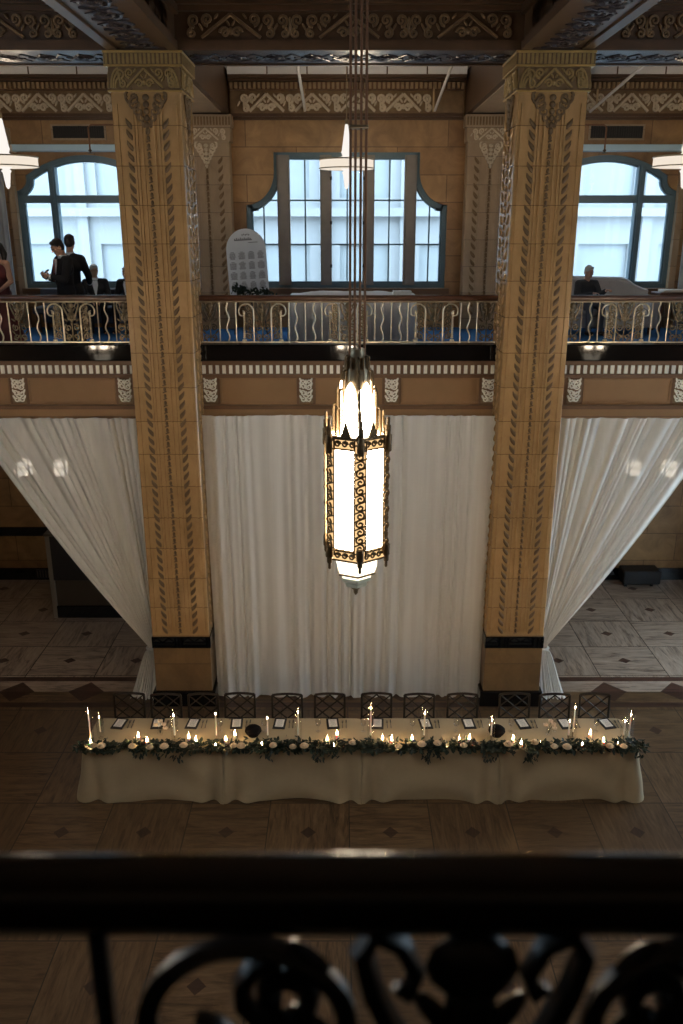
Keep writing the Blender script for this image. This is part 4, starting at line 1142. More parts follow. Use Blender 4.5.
# ------------------------------------------------------------------ place settings
MX = [-3.19, -2.66, -2.17, -1.56, -.96, -.22, .40, 1.07, 1.67, 2.42, 3.01, 3.59]
for i, x in enumerate(MX):
    yy = 10.38; z = TZ + .006
    t = thing('menu_folder', 'black menu folder with white card, %s along the table from the booth end' % ORD[i], 'menu', (x, yy, z), radians([-8, 4, -6, 3, -4, 5, -3, 6, 4, 9, 7, 12][i]), 'menu folders at the place settings')
    M().cbox(-.085, .085, -.13, .13, 0, .012, .003).build('folder', MT['black'], t, False, True)
    M().box(-.058, .058, -.085, .10, .012, .014).build('card', MT['card'], t, False, True)
    ln = M()
    for k in range(7): ln.box(-.04 + .006 * (k % 3), .04 - .007 * (k % 2), .07 - .022 * k, .074 - .022 * k, .014, .0145)
    ln.build('card_lettering', MT['ink'], t, False, True)
    for k, nm in enumerate(('fork', 'knife')):
        xx = x + .135 + .05 * k
        m = M().tube([(xx, yy - .10, z + .004), (xx, yy + .03, z + .006)], [.006, .004], 5)
        if nm == 'fork':
            m.box(xx - .011, xx + .011, yy + .03, yy + .05, z + .003, z + .007)
            for q in (-.010, -.0035, .0035, .010): m.box(xx + q - .0018, xx + q + .0018, yy + .05, yy + .09, z + .003, z + .007)
        else: m.prism([(xx - .009, yy + .03), (xx + .008, yy + .03), (xx + .008, yy + .09), (xx, yy + .115), (xx - .009, yy + .09)], z + .003, z + .006, 'xy')
        tag(m.build(nm, MT['steel']), '%s beside the %s menu folder counting from the booth end' % (nm, ORD[i]), nm, 'cutlery at the place settings')
    gx = x - .20
    if i == 1: continue
    g = thing('wine_glass', 'clear wine glass beside the %s menu folder counting from the booth end' % ORD[i], 'glass', (gx, 10.2, z), 0, 'wine glasses on the table')
    M().lathe([(.033, 0), (.033, .003), (.006, .006), (.005, .08), (.012, .085)], (gx, 10.2, z), 12).build('glass_stem', MT['clear'], g)
    M().lathe([(.006, .08), (.03, .10), (.039, .13), (.036, .17), (.031, .20), (.029, .20), (.034, .17), (.036, .13), (.027, .103), (.004, .086)], (gx, 10.2, z), 14).build('glass_bowl', MT['clear'], g)

# ------------------------------------------------------------------ candles
def flame(x, y, z, p, k=1.0):
    M().lathe([(.002, 0), (.006 * k, .008 * k), (.0075 * k, .016 * k), (.005 * k, .028 * k), (.001, .042 * k)], (x, y, z), 8).build('flame', MT['flame'], p)
TAP = [(-3.48, 9.93, 1.25), (-2.34, 9.97, 1.16), (-1.78, 9.97, 1.18), (-1.09, 9.97, 1.12), (-.68, 9.97, 1.21), (.29, 9.97, 1.27), (1.01, 9.97, 1.19), (1.91, 9.97, 1.09), (2.95, 9.97, 1.07), (3.03, 10.05, 1.23), (3.69, 9.97, 1.07), (3.74, 9.92, 1.20), (-3.36, 10.05, 1.08)]
TAP[0] = (-3.45, 9.9, 1.25)
TAP.sort()
for i, (x, y, zf) in enumerate(TAP):
    y += .0; z = TZ + .006
    t = thing('taper_candle', 'tall lit taper candle on a dark stick, %s along the table from the booth end' % ORD[i], 'candle', (x, y, z), 0, 'taper candles on the table')
    M().lathe([(.036, 0), (.036, .006), (.012, .014), (.009, .05), (.014, .055), (.014, .085), (.016, .09)], (x, y, z), 12).build('candlestick', MT['bronze'], t)
    M().lathe([(.011, .085), (.0095, zf - z - .02), (.004, zf - z - .012)], (x, y, z), 10).build('wax', MT['wax'], t)
    flame(x, y, zf - .014, t, .85)
    if i not in (4, 9, 3):
        s = M().lathe([(.048, .004), (.048, zf - z + .07)], (x, y, z), 36); s.f = s.f[:-2]
        s.build('glass_chimney', MT['clear'], t)
PIL = [(-3.44, 9.83), (-2.83, 9.96), (-2.68, 9.83), (-2.15, 9.96), (-2.04, 9.86), (-1.64, 9.86), (-1.54, 10.03), (-.29, 9.88), (-.16, 10.0), (.45, 9.91), (.57, 9.88), (.84, 9.88), (1.47, 9.88), (1.61, 9.91), (2.19, 9.88), (2.28, 9.80), (3.26, 10.03), (3.38, 9.83)]
PIL[0] = (-3.43, 9.82); PIL.sort()
for i, (x, y) in enumerate(PIL):
    z = TZ + .006; h = .055 + .03 * ((i * 7) % 3) / 2
    t = thing('votive_candle', 'lit ivory votive in a clear glass, %s of the larger votives from the booth end' % ORD[i], 'candle', (x, y, z), 0, 'larger votives along the garland')
    M().lathe([(.026, .006), (.026, h), (.012, h + .002)], (x, y, z), 14).build('wax', MT['wax'], t)
    g = M().lathe([(.036, 0), (.038, .004), (.040, .13)], (x, y, z), 16); g.f = g.f[:-1]
    g.build('glass_cup', MT['clear'], t); flame(x, y, z + h + .002, t, 1.4)
TEA = [(-2.92, 9.83), (-1.77, 9.80), (-1.16, 9.83), (-.2, 9.80), (.58, 9.79), (1.3, 9.82), (2.55, 9.85), (3.1, 9.82), (3.58, 9.86)]
for i, (x, y) in enumerate(TEA):
    z = TZ + .006
    t = thing('tealight', 'small lit tealight in a low glass at the front edge, %s from the booth end' % ORD[i], 'candle', (x, y, z), 0, 'tealights along the garland')
    M().lathe([(.02, .003), (.02, .022), (.01, .023)], (x, y, z), 12).build('wax', MT['wax'], t)
    g = M().lathe([(.026, 0), (.030, .004), (.032, .05)], (x, y, z), 14); g.f = g.f[:-1]
    g.build('glass_cup', MT['clear'], t); flame(x, y, z + .024, t, 1.2)

# ------------------------------------------------------------------ garland, roses, flower vases
def leafm(m, p, d, up, L, W):
    d = d.normalized(); sd = d.cross(up)
    if sd.length < .05: sd = d.orthogonal()
    sd.normalize(); nn = sd.cross(d).normalized()
    a = p; b = p + d * L
    q1 = p + d * L * .35 + sd * W + nn * L * .06; q2 = p + d * L * .35 - sd * W + nn * L * .06; q3 = p + d * L * .7 + sd * W * .75 - nn * L * .02; q4 = p + d * L * .7 - sd * W * .75 - nn * L * .02
    c1 = p + d * L * .35 - nn * L * .05; c2 = p + d * L * .7 - nn * L * .08
    o = len(m.v); m.v += [tuple(x) for x in (a, q1, c1, q2, q3, c2, q4, b)]
    m.f += [(o, o + 1, o + 2), (o, o + 2, o + 3), (o + 1, o + 4, o + 5, o + 2), (o + 2, o + 5, o + 6, o + 3), (o + 4, o + 7, o + 5), (o + 5, o + 7, o + 6)]
def garland(x0, x1, label, seed):
    g = thing('leaf_garland', label, 'garland', ((x0 + x1) / 2, 9.82, TZ + .006), 0, 'leaf garlands along the table front')
    rng = random.Random(seed); m = M(); L = x1 - x0
    st = [(x0 + L * i / 24, 9.80 + .05 * sin(i * .9 + seed), TZ + .03 + .012 * sin(i * 1.7)) for i in range(25)]
    s = M().tube(st, .006, 5); s.build('stem', MT['leaf'], g)
    hot = [x0 + L * (k + .5) / 8 + rng.uniform(-.07, .07) for k in range(8)]
    for i in range(int(L * 400)):
        x = rng.choice(hot) + rng.gauss(0, .09) if rng.random() < .72 else rng.uniform(x0, x1)
        x = min(max(x, x0 - .08), x1 + .10)
        y = 9.80 + rng.gauss(0, .055); z = TZ + .015 + abs(rng.gauss(0, .030))
        d = Vector((rng.gauss(0, .8), rng.gauss(-.2, .7), rng.gauss(.15, .5)))
        if y < 9.735:
            y = rng.uniform(9.70, 9.74); z = TZ + .025 + abs(rng.gauss(0, .02)); d = Vector((rng.gauss(0, .6), rng.uniform(-.8, -.3), rng.uniform(-.5, .2)))
        y = min(y, 9.95)
        leafm(m, Vector((x, y, z)), d, Vector((0, 0, 1)), rng.uniform(.05, .10), rng.uniform(.015, .028))
    for k in range(3):                                       # short tails over the edge
        x = rng.choice(hot) ; n = rng.randint(2, 4)
        for j in range(n * 4):
            leafm(m, Vector((x + rng.gauss(0, .04), 9.68 + rng.uniform(-.02, .01), TZ + .02 - .016 * j / 2)), Vector((rng.gauss(0, .7), -.3, -.7)), Vector((0, 0, 1)), .06, .015)
    fo = m.build('foliage', MT['leaf'], g)
    return g
def rose(x, y, z, label, R=.045, mat='rose', name='rose', group='cream roses in the garland'):
    t = thing(name, label, 'flower', (x, y, z), 0, group)
    rng = random.Random(int(x * 1000))
    M().ell((x, y, z + R * .75), (R * .42, R * .42, R * .5), 8, 6).build('flower_heart', MT[mat], t)
    m = M()
    for ring, (n, r, tilt, hh) in enumerate(((5, .45, .15, .75), (6, .68, .5, .62), (7, .9, .95, .45))):
        for k in range(n):
            a = 2 * pi * k / n + ring * .5 + rng.uniform(-.1, .1); c = Vector((cos(a), sin(a), 0))
            Rm = Matrix.Rotation(a, 3, 'Z') @ Matrix.Rotation(tilt, 3, 'Y')
            m.ell((x + c.x * R * r * .62, y + c.y * R * r * .62, z + R * hh), (R * .14, R * .42, R * .42), 7, 5, Rm)
    m.build('petal_whorl', MT[mat], t)
ROS = [(-3.37, 9.78), (-3.26, 9.76), (-2.85, 9.76), (-2.62, 9.74), (-2.43, 9.75), (-2.18, 9.78), (-1.52, 9.78), (-1.42, 9.76), (-1.0, 9.78), (-.74, 9.75), (-.59, 9.76), (.05, 9.84), (.65, 9.76), (.96, 9.8), (1.17, 9.83), (1.51, 9.78), (2.1, 9.8), (2.46, 9.85), (2.7, 9.76), (2.86, 9.74), (3.43, 9.76), (3.61, 9.76)]
for i, (x, y) in enumerate(ROS):
    rose(x, y - .045, TZ + .055, 'cream rose in the garland, %s of twenty-two counting from the booth end' % ORD[i], .058 + .006 * ((i * 5) % 3))
GL = ['leafy green garland on the end table nearest the dark booth', 'leafy green garland on the second table from the dark booth', 'leafy green garland on the third table from the dark booth', 'leafy green garland on the end table beside the open marble floor']
for i in range(4): garland(JX[i] + (.0 if i else -.06), JX[i + 1] - (.0 if i < 3 else -.06), GL[i], i + 11)
for x, lb, side in ((-2.57, 'small vase of peach blossoms between the booth-end place settings', 'booth'), (2.72, 'small vase of peach blossoms near the open-floor end of the table', 'open-floor')):
    z = TZ + .006
    v = thing('bud_vase', lb, 'vase', (x, 10.12, z))
    M().lathe([(.03, 0), (.04, .03), (.035, .07), (.018, .10), (.022, .12)], (x, 10.12, z), 12).build('vase_body', MT['clear'], v)
    fl = []
    for k, (dx, dz) in enumerate(((-.05, .15), (.015, .21), (.06, .16), (.075, .10))):
        M().tube([(x, 10.12, z + .02), (x + dx * .4, 10.12, z + .11), (x + dx, 10.11, z + dz)], .003, 5).build('flower_stem', MT['leaf'], v)
        rng = random.Random(k); m = M(); R = .045
        for q in range(9):
            a = 2 * pi * q / 9 * 2.1; m.ell((x + dx + R * .5 * cos(a), 10.11 + R * .4 * sin(a), z + dz + R * .4 * (q / 9)), (R * .16, R * .42, R * .44), 7, 5, Matrix.Rotation(a, 3, 'Z') @ Matrix.Rotation(.5, 3, 'Y'))
        m.build('blossom', MT['blossom'], v)
for x, lb in ((-1.3, 'round black bowl on the second table from the dark booth'), (2.01, 'round black bowl on the end table beside the open marble floor')):
    z = TZ + .006
    b = thing('black_bowl', lb, 'bowl', (x, 10.1, z))
    M().lathe([(.05, 0), (.06, .008), (.095, .04), (.115, .075), (.11, .10), (.085, .125), (.04, .14), (.012, .145)], (x, 10.1, z), 24).build('bowl_body', MT['velvet'], b)
    M().lathe([(.05, .0), (.07, .004), (.07, .010), (.05, .014)], (x, 10.1, z), 24).build('bowl_foot', MT['velvet'], b)

# ------------------------------------------------------------------ gallery furniture
s = thing('seating_chart', 'pale arched seating chart board on an easel on the gallery', 'sign', (-1.78, 16.2, ZG))
R0 = .36; sx, sy, sz = -1.78, 16.12, 6.16
ol = [(-R0, 0), (R0, 0), (R0, .80)] + [(R0 * cos(radians(a)), .80 + .37 * sin(radians(a))) for a in range(10, 171, 10)] + [(-R0, .80)]
tilt = Matrix.Translation((sx, sy, sz)) @ Matrix.Rotation(radians(-3.5), 4, 'Y') @ Matrix.Rotation(radians(-5), 4, 'X')
M().prism(ol, 0, .012).xf(tilt).build('board', MT['sign'], s, False)
tx = M(); rng = random.Random(3)
for r in range(4):
    for c in range(4):
        bx = -.255 + c * .17; bz = .70 - r * .175
        tx.box(bx - .03, bx + .03, -.003, 0, bz + .062, bz + .072)
        for k in range(7):
            w = rng.uniform(.042, .064); tx.box(bx - w, bx + w, -.003, 0, bz + .042 - k * .0165, bz + .051 - k * .0165)
tx.xf(tilt).build('list_lettering', MT['ink'], s, False); tx = M()
tx.box(-.20, .12, -.003, 0, .965, .985); tx.box(.05, .22, -.003, 0, .92, .93)
for k in range(9): tx.ell((-.19 + k * .035, -.002, .985 + .012 * (k % 2)), (.012, .002, .022), 6, 4)
for k in range(5): tx.ell((-.05 + k * .03, -.002, 1.06 + .008 * (k % 2)), (.010, .002, .016), 6, 4)
tx.xf(tilt).build('heading_lettering', MT['ink'], s, False)
ez = M()
for q in (-1, 1): ez.tube([(sx + q * .12, sy + .11, sz + .75), (sx + q * .30, sy + .03, ZG)], .014, 6)
ez.tube([(sx, sy + .12, sz + .75), (sx, sy + .5, ZG)], .014, 6); ez.tube([(sx - .3, sy - .03, sz - .02), (sx + .3, sy - .03, sz - .02)], .016, 6)
ez.build('easel', MT['black'], s)
gs = thing('greenery_swag', 'leafy swag with white blooms along the foot of the seating chart', 'greenery', (-1.75, 16.05, 6.14))
m = M(); rng = random.Random(5)
for i in range(150):
    x = rng.choice([-1.98, -1.9, -1.6, -1.46, -1.75]) + rng.gauss(0, .07); z = 6.2 + rng.gauss(0, .04) + (.05 if abs(x + 1.95) < .1 else 0)
    leafm(m, Vector((x, 16.03 + rng.uniform(-.05, .0), z)), Vector((rng.gauss(0, .7), rng.gauss(-.3, .3), rng.gauss(.2, .6))), Vector((0, -1, 0)), .09, .022)
m.build('foliage', MT['leaf'], gs)
for x, z in ((-1.82, 6.2), (-1.7, 6.19), (-1.56, 6.22), (-2.04, 6.2)):
    m = M()
    for q in range(8):
        a = q * pi / 4; m.ell((x + .025 * cos(a), 15.99, z + .025 * sin(a)), (.024, .012, .024), 6, 5)
    m.build('bloom', MT['whitecloth'], gs)
# white clothed table behind the central railing
t = thing('gallery_table', 'long white clothed table on the gallery before the central window', 'table', (.05, 15.6, ZG))
def gt(u, v):
    per = 2 * (2.2 + .75); d = u * per
    if d < 2.2: x, y, nx, ny = d, 0, 0, -1
    elif d < 2.95: x, y, nx, ny = 2.2, d - 2.2, 1, 0
    elif d < 5.15: x, y, nx, ny = 2.2 - (d - 2.95), .75, 0, 1
    else: x, y, nx, ny = 0, .75 - (d - 5.15), -1, 0
    o = .012 + (.022 + .022 * sin(d * 23 + sin(d * 5) * 2)) * (1 - v)
    return (-1.0 + x + nx * o, 15.25 + y + ny * o, ZG + .006 + .75 * v)
m = M().grid(gt, 236, 5); m.cbox(-1.01, 1.21, 15.24, 16.01, ZG + .735, ZG + .762, .01)
m.build('table_drape', MT['whitecloth'], t, ang=70)
M().box(-.95, 1.15, 15.3, 15.95, ZG + .70, ZG + .734).build('tabletop', MT['wood'], t, False)
for x in (-.9, 1.06):
    for y in (15.33, 15.87): M().box(x, x + .04, y, y + .04, ZG, ZG + .7).build('leg', MT['black'], t, False)
def crumple(x0, x1, y0, y1, z0, h, seed):
    def fn(u, v):
        e = min(u, 1 - u, v, 1 - v) * 8; k = min(1, e)
        return (x0 + (x1 - x0) * u, y0 + (y1 - y0) * v, z0 + .002 + h * k * (.85 + .3 * nz(u * 9, v * 4, seed)))
    return M().grid(fn, 60, 14)
tag(crumple(-.86, .92, 15.42, 15.95, ZG + .763, .045, 2.0).build('folded_linen', MT['whitecloth']), 'heap of folded white linen on the gallery table', 'linen')
tag(M().cbox(.80, 1.12, 15.30, 15.52, ZG + .763, ZG + .84, .006).build('white_box', MT['whitecloth'], None, False), 'small white box on the gallery table at the end away from the seating chart', 'box')
# sofa beneath the window on the far side
f = thing('camelback_sofa', 'grey camelback sofa below the window, with the grey-haired person on it', 'sofa', (4.7, 16.6, ZG))
prof = [(3.55, ZG + .3), (5.72, ZG + .3), (5.72, ZG + .70), (5.62, ZG + .73), (5.45, ZG + .80), (5.32, ZG + .89), (5.2, ZG + .93), (4.3, ZG + .95), (3.9, ZG + .92), (3.55, ZG + .72)]
M().prism(prof, 16.70, 16.92).build('sofa_back', MT['sofa'], f, True, ang=30)
M().tube([(a, 16.81, b) for a, b in prof[2:]], .075, 8).build('back_roll', MT['sofa'], f)
M().cbox(3.6, 5.68, 16.1, 16.75, ZG + .12, ZG + .34, .03).build('sofa_base', MT['sofa'], f)
for k in range(2): M().cbox(3.72 + .93 * k, 4.62 + .93 * k, 16.05, 16.7, ZG + .345, ZG + .47, .04).build('seat_cushion', MT['sofa'], f)
for x in (3.5, 5.58): M().cbox(x, x + .18, 16.05, 16.9, ZG + .12, ZG + .66, .05).build('sofa_arm', MT['sofa'], f)
for x in (3.62, 5.6):
    for y in (16.12, 16.8): M().tube([(x, y, ZG), (x, y, ZG + .13)], [.02, .03], 8).build('sofa_leg', MT['wood'], f)
b = thing('window_bench', 'long dark upholstered bench below the window behind the standing men', 'bench', (-4.6, 16.7, ZG))
M().cbox(-5.9, -3.4, 16.4, 16.95, ZG + .34, ZG + .47, .03).build('seat', MT['bench'], b)
M().cbox(-5.9, -3.4, 16.93, 17.1, ZG + .12, ZG + .78, .03).build('backrest', MT['bench'], b)
for x in (-5.85, -3.5):
    for y in (16.45, 16.95): M().box(x, x + .06, y, y + .06, ZG, ZG + .34).build('leg', MT['wood'], b, False)
# low console with papers beyond the sofa
c = thing('low_console', 'low dark console with pale papers beyond the end of the grey sofa', 'table', (6.15, 16.7, ZG))
M().cbox(5.85, 6.75, 16.45, 16.95, ZG + .68, ZG + .73, .01).build('tabletop', MT['wood'], c, False)
for x in (5.9, 6.66):
    for y in (16.5, 16.87): M().box(x, x + .05, y, y + .05, ZG, ZG + .68).build('leg', MT['wood'], c, False)
tag(M().cbox(5.95, 6.5, 16.55, 16.85, ZG + .731, ZG + .78, .006).build('paper_pile', MT['card'], None, False), 'low pile of pale papers on the dark console beyond the sofa', 'papers')
# ------------------------------------------------------------------ people
def remesh(m, name, mat, parent, vox, smooth=6):
    me = bpy.data.meshes.new('tmp'); me.from_pydata(m.v, [], m.f); me.update()
    bm = bmesh.new(); bm.from_mesh(me); bmesh.ops.recalc_face_normals(bm, faces=bm.faces); bm.to_mesh(me); bm.free()
    o = bpy.data.objects.new('tmp', me); COL.objects.link(o)
    md = o.modifiers.new('r', 'REMESH'); md.mode = 'VOXEL'; md.voxel_size = vox; md.use_smooth_shade = True
    sm = o.modifiers.new('s', 'SMOOTH'); sm.factor = .5; sm.iterations = smooth
    dg = bpy.context.evaluated_depsgraph_get(); dg.update()
    me2 = bpy.data.meshes.new_from_object(o.evaluated_get(dg))
    bpy.data.objects.remove(o); me2.name = name
    me2.materials.clear(); me2.materials.append(mat)
    r = bpy.data.objects.new(name, me2); COL.objects.link(r); r.parent = parent
    return r
def V(*a): return Vector(a)
def head_shapes(m, c, F, k=1.0):
    # c: centre of the head, F: rotation of the head (looks along its own -y)
    P = lambda x, y, z: c + F @ Vector((x, y, z)) * k
    m.ell(P(0, .012, .025), (.074 * k, .092 * k, .092 * k), 14, 10, F)
    m.ell(P(0, -.022, -.045), (.058 * k, .066 * k, .075 * k), 12, 9, F)
    m.ell(P(0, -.058, -.092), (.028 * k, .026 * k, .022 * k), 8, 6, F)
    m.cap(P(0, -.082, .018), .010 * k, P(0, -.104, -.022), .015 * k, 8)
    m.ell(P(0, -.080, .036), (.052 * k, .016 * k, .012 * k), 8, 6, F)
    m.ell(P(0, -.084, -.058), (.024 * k, .012 * k, .007 * k), 8, 6, F)
    m.ell(P(0, -.082, -.071), (.020 * k, .012 * k, .007 * k), 8, 6, F)
    for s in (-1, 1):
        m.ell(P(s * .036, -.062, -.018), (.022 * k, .022 * k, .018 * k), 8, 6, F)
        m.ell(P(s * .076, .008, -.008), (.010 * k, .020 * k, .032 * k), 8, 6, F)
def eyes(c, F, root, k=1.0):
    for s in (-1, 1):
        M().ell(c + F @ Vector((s * .030, -.084, .012)) * k, .0085 * k, 8, 6).build('eye', MT['black'], root, True, True)
def hand(m, w, d, pn, curl=.5, thumb=1):
    # palm from wrist w along d, pn = palm normal, five separate bent fingers
    d = d.normalized(); pn = (pn - d * pn.dot(d)).normalized(); sd = d.cross(pn).normalized()
    m.cap(w, .024, w + d * .03, .026, 10)
    for k in (-1, -.33, .33, 1): m.cap(w + d * .025 + sd * .012 * k, .016, w + d * .082 + sd * .027 * k, .013, 8)
    for k, L in ((-1, .062), (-.33, .078), (.33, .082), (1, .070)):
        a = w + d * .086 + sd * .029 * k
        b = a + (d * cos(curl * .6) + pn * sin(curl * .6)) * L * .48; c = b + (d * cos(curl * 1.5) + pn * sin(curl * 1.5)) * L * .34; e = c + (d * cos(curl * 2.2) + pn * sin(curl * 2.2)) * L * .26
        m.cap(a, .0095, b, .009, 8); m.cap(b, .009, c, .0085, 8); m.cap(c, .0085, e, .0075, 8)
    a = w + d * .022 + sd * thumb * .026; b = a + (d * .6 + sd * thumb * .6 + pn * .5).normalized() * .042; c = b + (d * .9 + sd * thumb * .1 + pn * .5).normalized() * .034
    m.cap(a, .013, b, .011, 8); m.cap(b, .011, c, .009, 8)
def figure(label, loc, rz, J, scl=1.0, *, top, bottom, hairmat, hair='short', longskirt=False, bare=False, headF=None, tie=None, sh=1.0):
    t = figure0(label, loc, rz, J, top, bottom, hairmat, hair, longskirt, bare, headF, None, tie, sh); t.scale = (scl, scl, scl); return t
def figure0(label, loc, rz, J, top, bottom, hairmat, hair='short', longskirt=False, bare=False, headF=None, palm=None, tie=None, sh=1.0):
    t = thing('person', label, 'person', loc, rz)
    F = headF or Matrix.Identity(3)
    b = M()
    hc = V(*J['head']); nk = V(*J['neck']); ch = V(*J['chest']); pv = V(*J['pelvis'])
    head_shapes(b, hc, F)
    b.cap(nk + V(0, .01, -.03), .058, hc + F @ V(0, .02, -.05), .052)
    b.cap(ch + V(-.07, 0, .02), .10, ch + V(.07, 0, .02), .10); b.cap(ch, .115, pv + (ch - pv) * .35, .105)
    b.cap(pv + V(-.06, 0, 0), .105, pv + V(.06, 0, 0), .105); b.cap(pv + (ch - pv) * .35, .105, pv, .115)
    c = M()                                              # clothing over the torso and arms
    c.cap(ch + V(-.085 * sh, 0, .03), .120, ch + V(.085 * sh, 0, .03), .120); c.cap(ch, .14, pv + (ch - pv) * .35, .132); c.cap(pv + (ch - pv) * .4, .132, pv, .140); c.cap(pv + V(-.06, 0, -.03), .12, pv + V(.06, 0, -.03), .12)
    l = M()
    l.cap(pv + V(-.05, 0, 0), .125, pv + V(.05, 0, 0), .125)
    for s in ('L', 'R'):
        sd = V(*J['sh' + s]); el = V(*J['el' + s]); wr = V(*J['wr' + s]); hp = V(*J['hip' + s]); kn = V(*J['kn' + s]); an = V(*J['an' + s])
        b.cap(nk + V(0, 0, -.06), .05, sd, .055); b.cap(sd, .054, el, .040); b.cap(el, .040, wr, .026)
        b.cap(hp, .088, kn, .058); b.cap(kn, .056, an, .040)
        d = (wr - el)
        hand(b, wr, V(*J.get('hd' + s, tuple(d))), V(*J.get('pn' + s, (0, -1, 0))), J.get('curl' + s, .6), 1 if s == 'R' else -1)
        fd = V(*J.get('ft', (0, -1, 0)))
        b.cap(an + V(0, 0, -.03), .036, an + fd * .15 + V(0, 0, -.045), .026)
        if not bare:
            c.cap(nk + V(0, .01, -.05), .062, sd, .074); c.cap(sd, .074, el, .058); c.cap(el, .058, wr - d.normalized() * .015, .042)
        l.cap(hp, .105, kn, .075); l.cap(kn, .073, an + V(0, 0, .02), .056)
        M().cbox(-.045, .045, -.10, .17, -.0, .075, .03).xf(Matrix.Translation((an.x, an.y, max(an.z - .075, 0))) @ Matrix.Rotation(atan2(fd.x, -fd.y) + pi, 4, 'Z')).build('shoe', MT['black'], t, True, True)
    remesh(b, 'body', MT['skin'], t, .0062, 4)
    remesh(c, 'jacket' if top == 'suit' else ('bodice' if bare else 'jumper'), MT[top], t, .012, 6)
    if longskirt:
        k = M().lathe([(.33, -pv.z + .01), (.30, -pv.z + .25), (.235, -.45), (.185, -.2), (.165, -.02), (.14, .12), (.128, .2)], (pv.x, pv.y, pv.z), 36)
        for i, p in enumerate(k.v):
            dx, dy = p[0] - pv.x, p[1] - pv.y; a = atan2(dy, dx); q = 1 + .06 * sin(a * 9) * max(0, min(1, (pv.z - p[2]) / .6)); k.v[i] = (pv.x + dx * q, pv.y + dy * q * .85, p[2])
        k.build('skirt', MT[bottom], t, True, True)
    else: remesh(l, 'trousers', MT[bottom], t, .012, 6)
    h = M(); P = lambda x, y, z: hc + F @ V(x, y, z)
    h.ell(P(0, .022, .042), (.082, .094, .088), 16, 10, F); h.ell(P(0, .045, -.005), (.076, .066, .085), 14, 9, F)
    if hair == 'short':
        h.ell(P(0, -.042, .094), (.058, .036, .026), 10, 7, F)
        for s in (-1, 1): h.ell(P(s * .070, .018, .0), (.013, .026, .04), 8, 6, F)
    if hair == 'tail':
        h.ell(P(0, -.03, .085), (.066, .05, .034), 10, 7, F)
        h.cap(P(0, .10, .03), .042, P(.0, .135, -.10), .05, 10); h.cap(P(0, .135, -.10), .05, P(0, .10, -.26), .022, 10)
    remesh(h, 'hair', MT[hairmat], t, .008, 3)
    eyes(hc, F, t)
    if top == 'suit':
        # shirt front, collar and tie in the opening of the jacket
        y = -.136
        M().prism([(-.055, 0), (0, -.26), (.055, 0), (.045, .07), (-.045, .07)], -.012, .012).xf(Matrix.Translation((ch.x, ch.y + y, ch.z + .10)) @ Matrix.Rotation(radians(-6), 4, 'X')).build('shirt_front', MT['shirt'], t, False, True)
        M().lathe([(.070, 0), (.064, .05)], (nk.x, nk.y + .0, nk.z - .035), 16).build('shirt_collar', MT['shirt'], t, True, True)
        if tie: M().prism([(-.014, .06), (.014, .06), (.02, .03), (.03, -.22), (0, -.27), (-.03, -.22), (-.02, .03)], -.01, .006).xf(Matrix.Translation((ch.x, ch.y + y - .012, ch.z + .10)) @ Matrix.Rotation(radians(-6), 4, 'X')).build('tie', MT[tie], t, False, True)
        for s in ('L', 'R'):
            el = V(*J['el' + s]); wr = V(*J['wr' + s]); d = (wr - el).normalized()
            M().tube([wr - d * .022, wr + d * .004], .0435, 12).build('shirt_cuff', MT['shirt'], t, True, True)
    return t
def stand(**k):
    J = dict(head=(0, -.02, 1.63), neck=(0, 0, 1.47), chest=(0, 0, 1.26), pelvis=(0, 0, .95),
             shL=(.185, 0, 1.40), elL=(.25, .04, 1.12), wrL=(.25, -.04, .87), shR=(-.185, 0, 1.40), elR=(-.25, .04, 1.12), wrR=(-.25, -.04, .87),
             hipL=(.09, 0, .90), knL=(.10, -.02, .50), anL=(.10, .02, .085), hipR=(-.09, 0, .90), knR=(-.10, -.02, .50), anR=(-.10, .02, .085),
             pnL=(-1, 0, 0), pnR=(1, 0, 0), ft=(0, -1, 0))
    J.update(k); return J
def sit(**k):
    J = dict(head=(0, -.04, 1.20), neck=(0, 0, 1.05), chest=(0, .02, .84), pelvis=(0, .06, .56),
             shL=(.185, .01, .98), elL=(.24, -.05, .72), wrL=(.12, -.27, .64), shR=(-.185, .01, .98), elR=(-.24, -.05, .72), wrR=(-.12, -.27, .64),
             hipL=(.09, .04, .55), knL=(.13, -.38, .55), anL=(.13, -.40, .085), hipR=(-.09, .04, .55), knR=(-.13, -.38, .55), anR=(-.13, -.40, .085),
             pnL=(0, 0, -1), pnR=(0, 0, -1), ft=(0, -1, 0))
    J.update(k); return J
def rotF(yaw, pitch, roll=0): return (Matrix.Rotation(radians(yaw), 3, 'Z') @ Matrix.Rotation(radians(pitch), 3, 'X') @ Matrix.Rotation(radians(roll), 3, 'Y'))
# man with a phone, turned towards the woman, head bent
A = stand(head=(0, -.075, 1.60), neck=(0, -.01, 1.47), elL=(.23, -.10, 1.13), wrL=(.07, -.26, 1.18), elR=(-.24, -.08, 1.13), wrR=(-.06, -.27, 1.16), hdL=(-.5, -.8, .25), hdR=(.4, -.85, .25), pnL=(-.7, .2, .7), pnR=(.7, .2, .7), curlL=.9, curlR=.9)
figure('person in a black suit and maroon tie looking down at a phone', (-4.38, 13.7, ZG), radians(-50), A, top='suit', bottom='suit', hairmat='hair', headF=rotF(0, 30), tie='tie')
ph = tag(M().cbox(-.036, .036, -.005, .005, -.07, .07, .003).build('mobile_phone', MT['black'], None, False), 'dark phone held by the person in the maroon tie', 'phone')
ph.location = Vector((-4.38, 13.7, ZG)) + Matrix.Rotation(radians(-50), 3, 'Z') @ Vector((0.0, -.355, 1.185)); ph.rotation_euler = (radians(-50), 0, radians(-50))
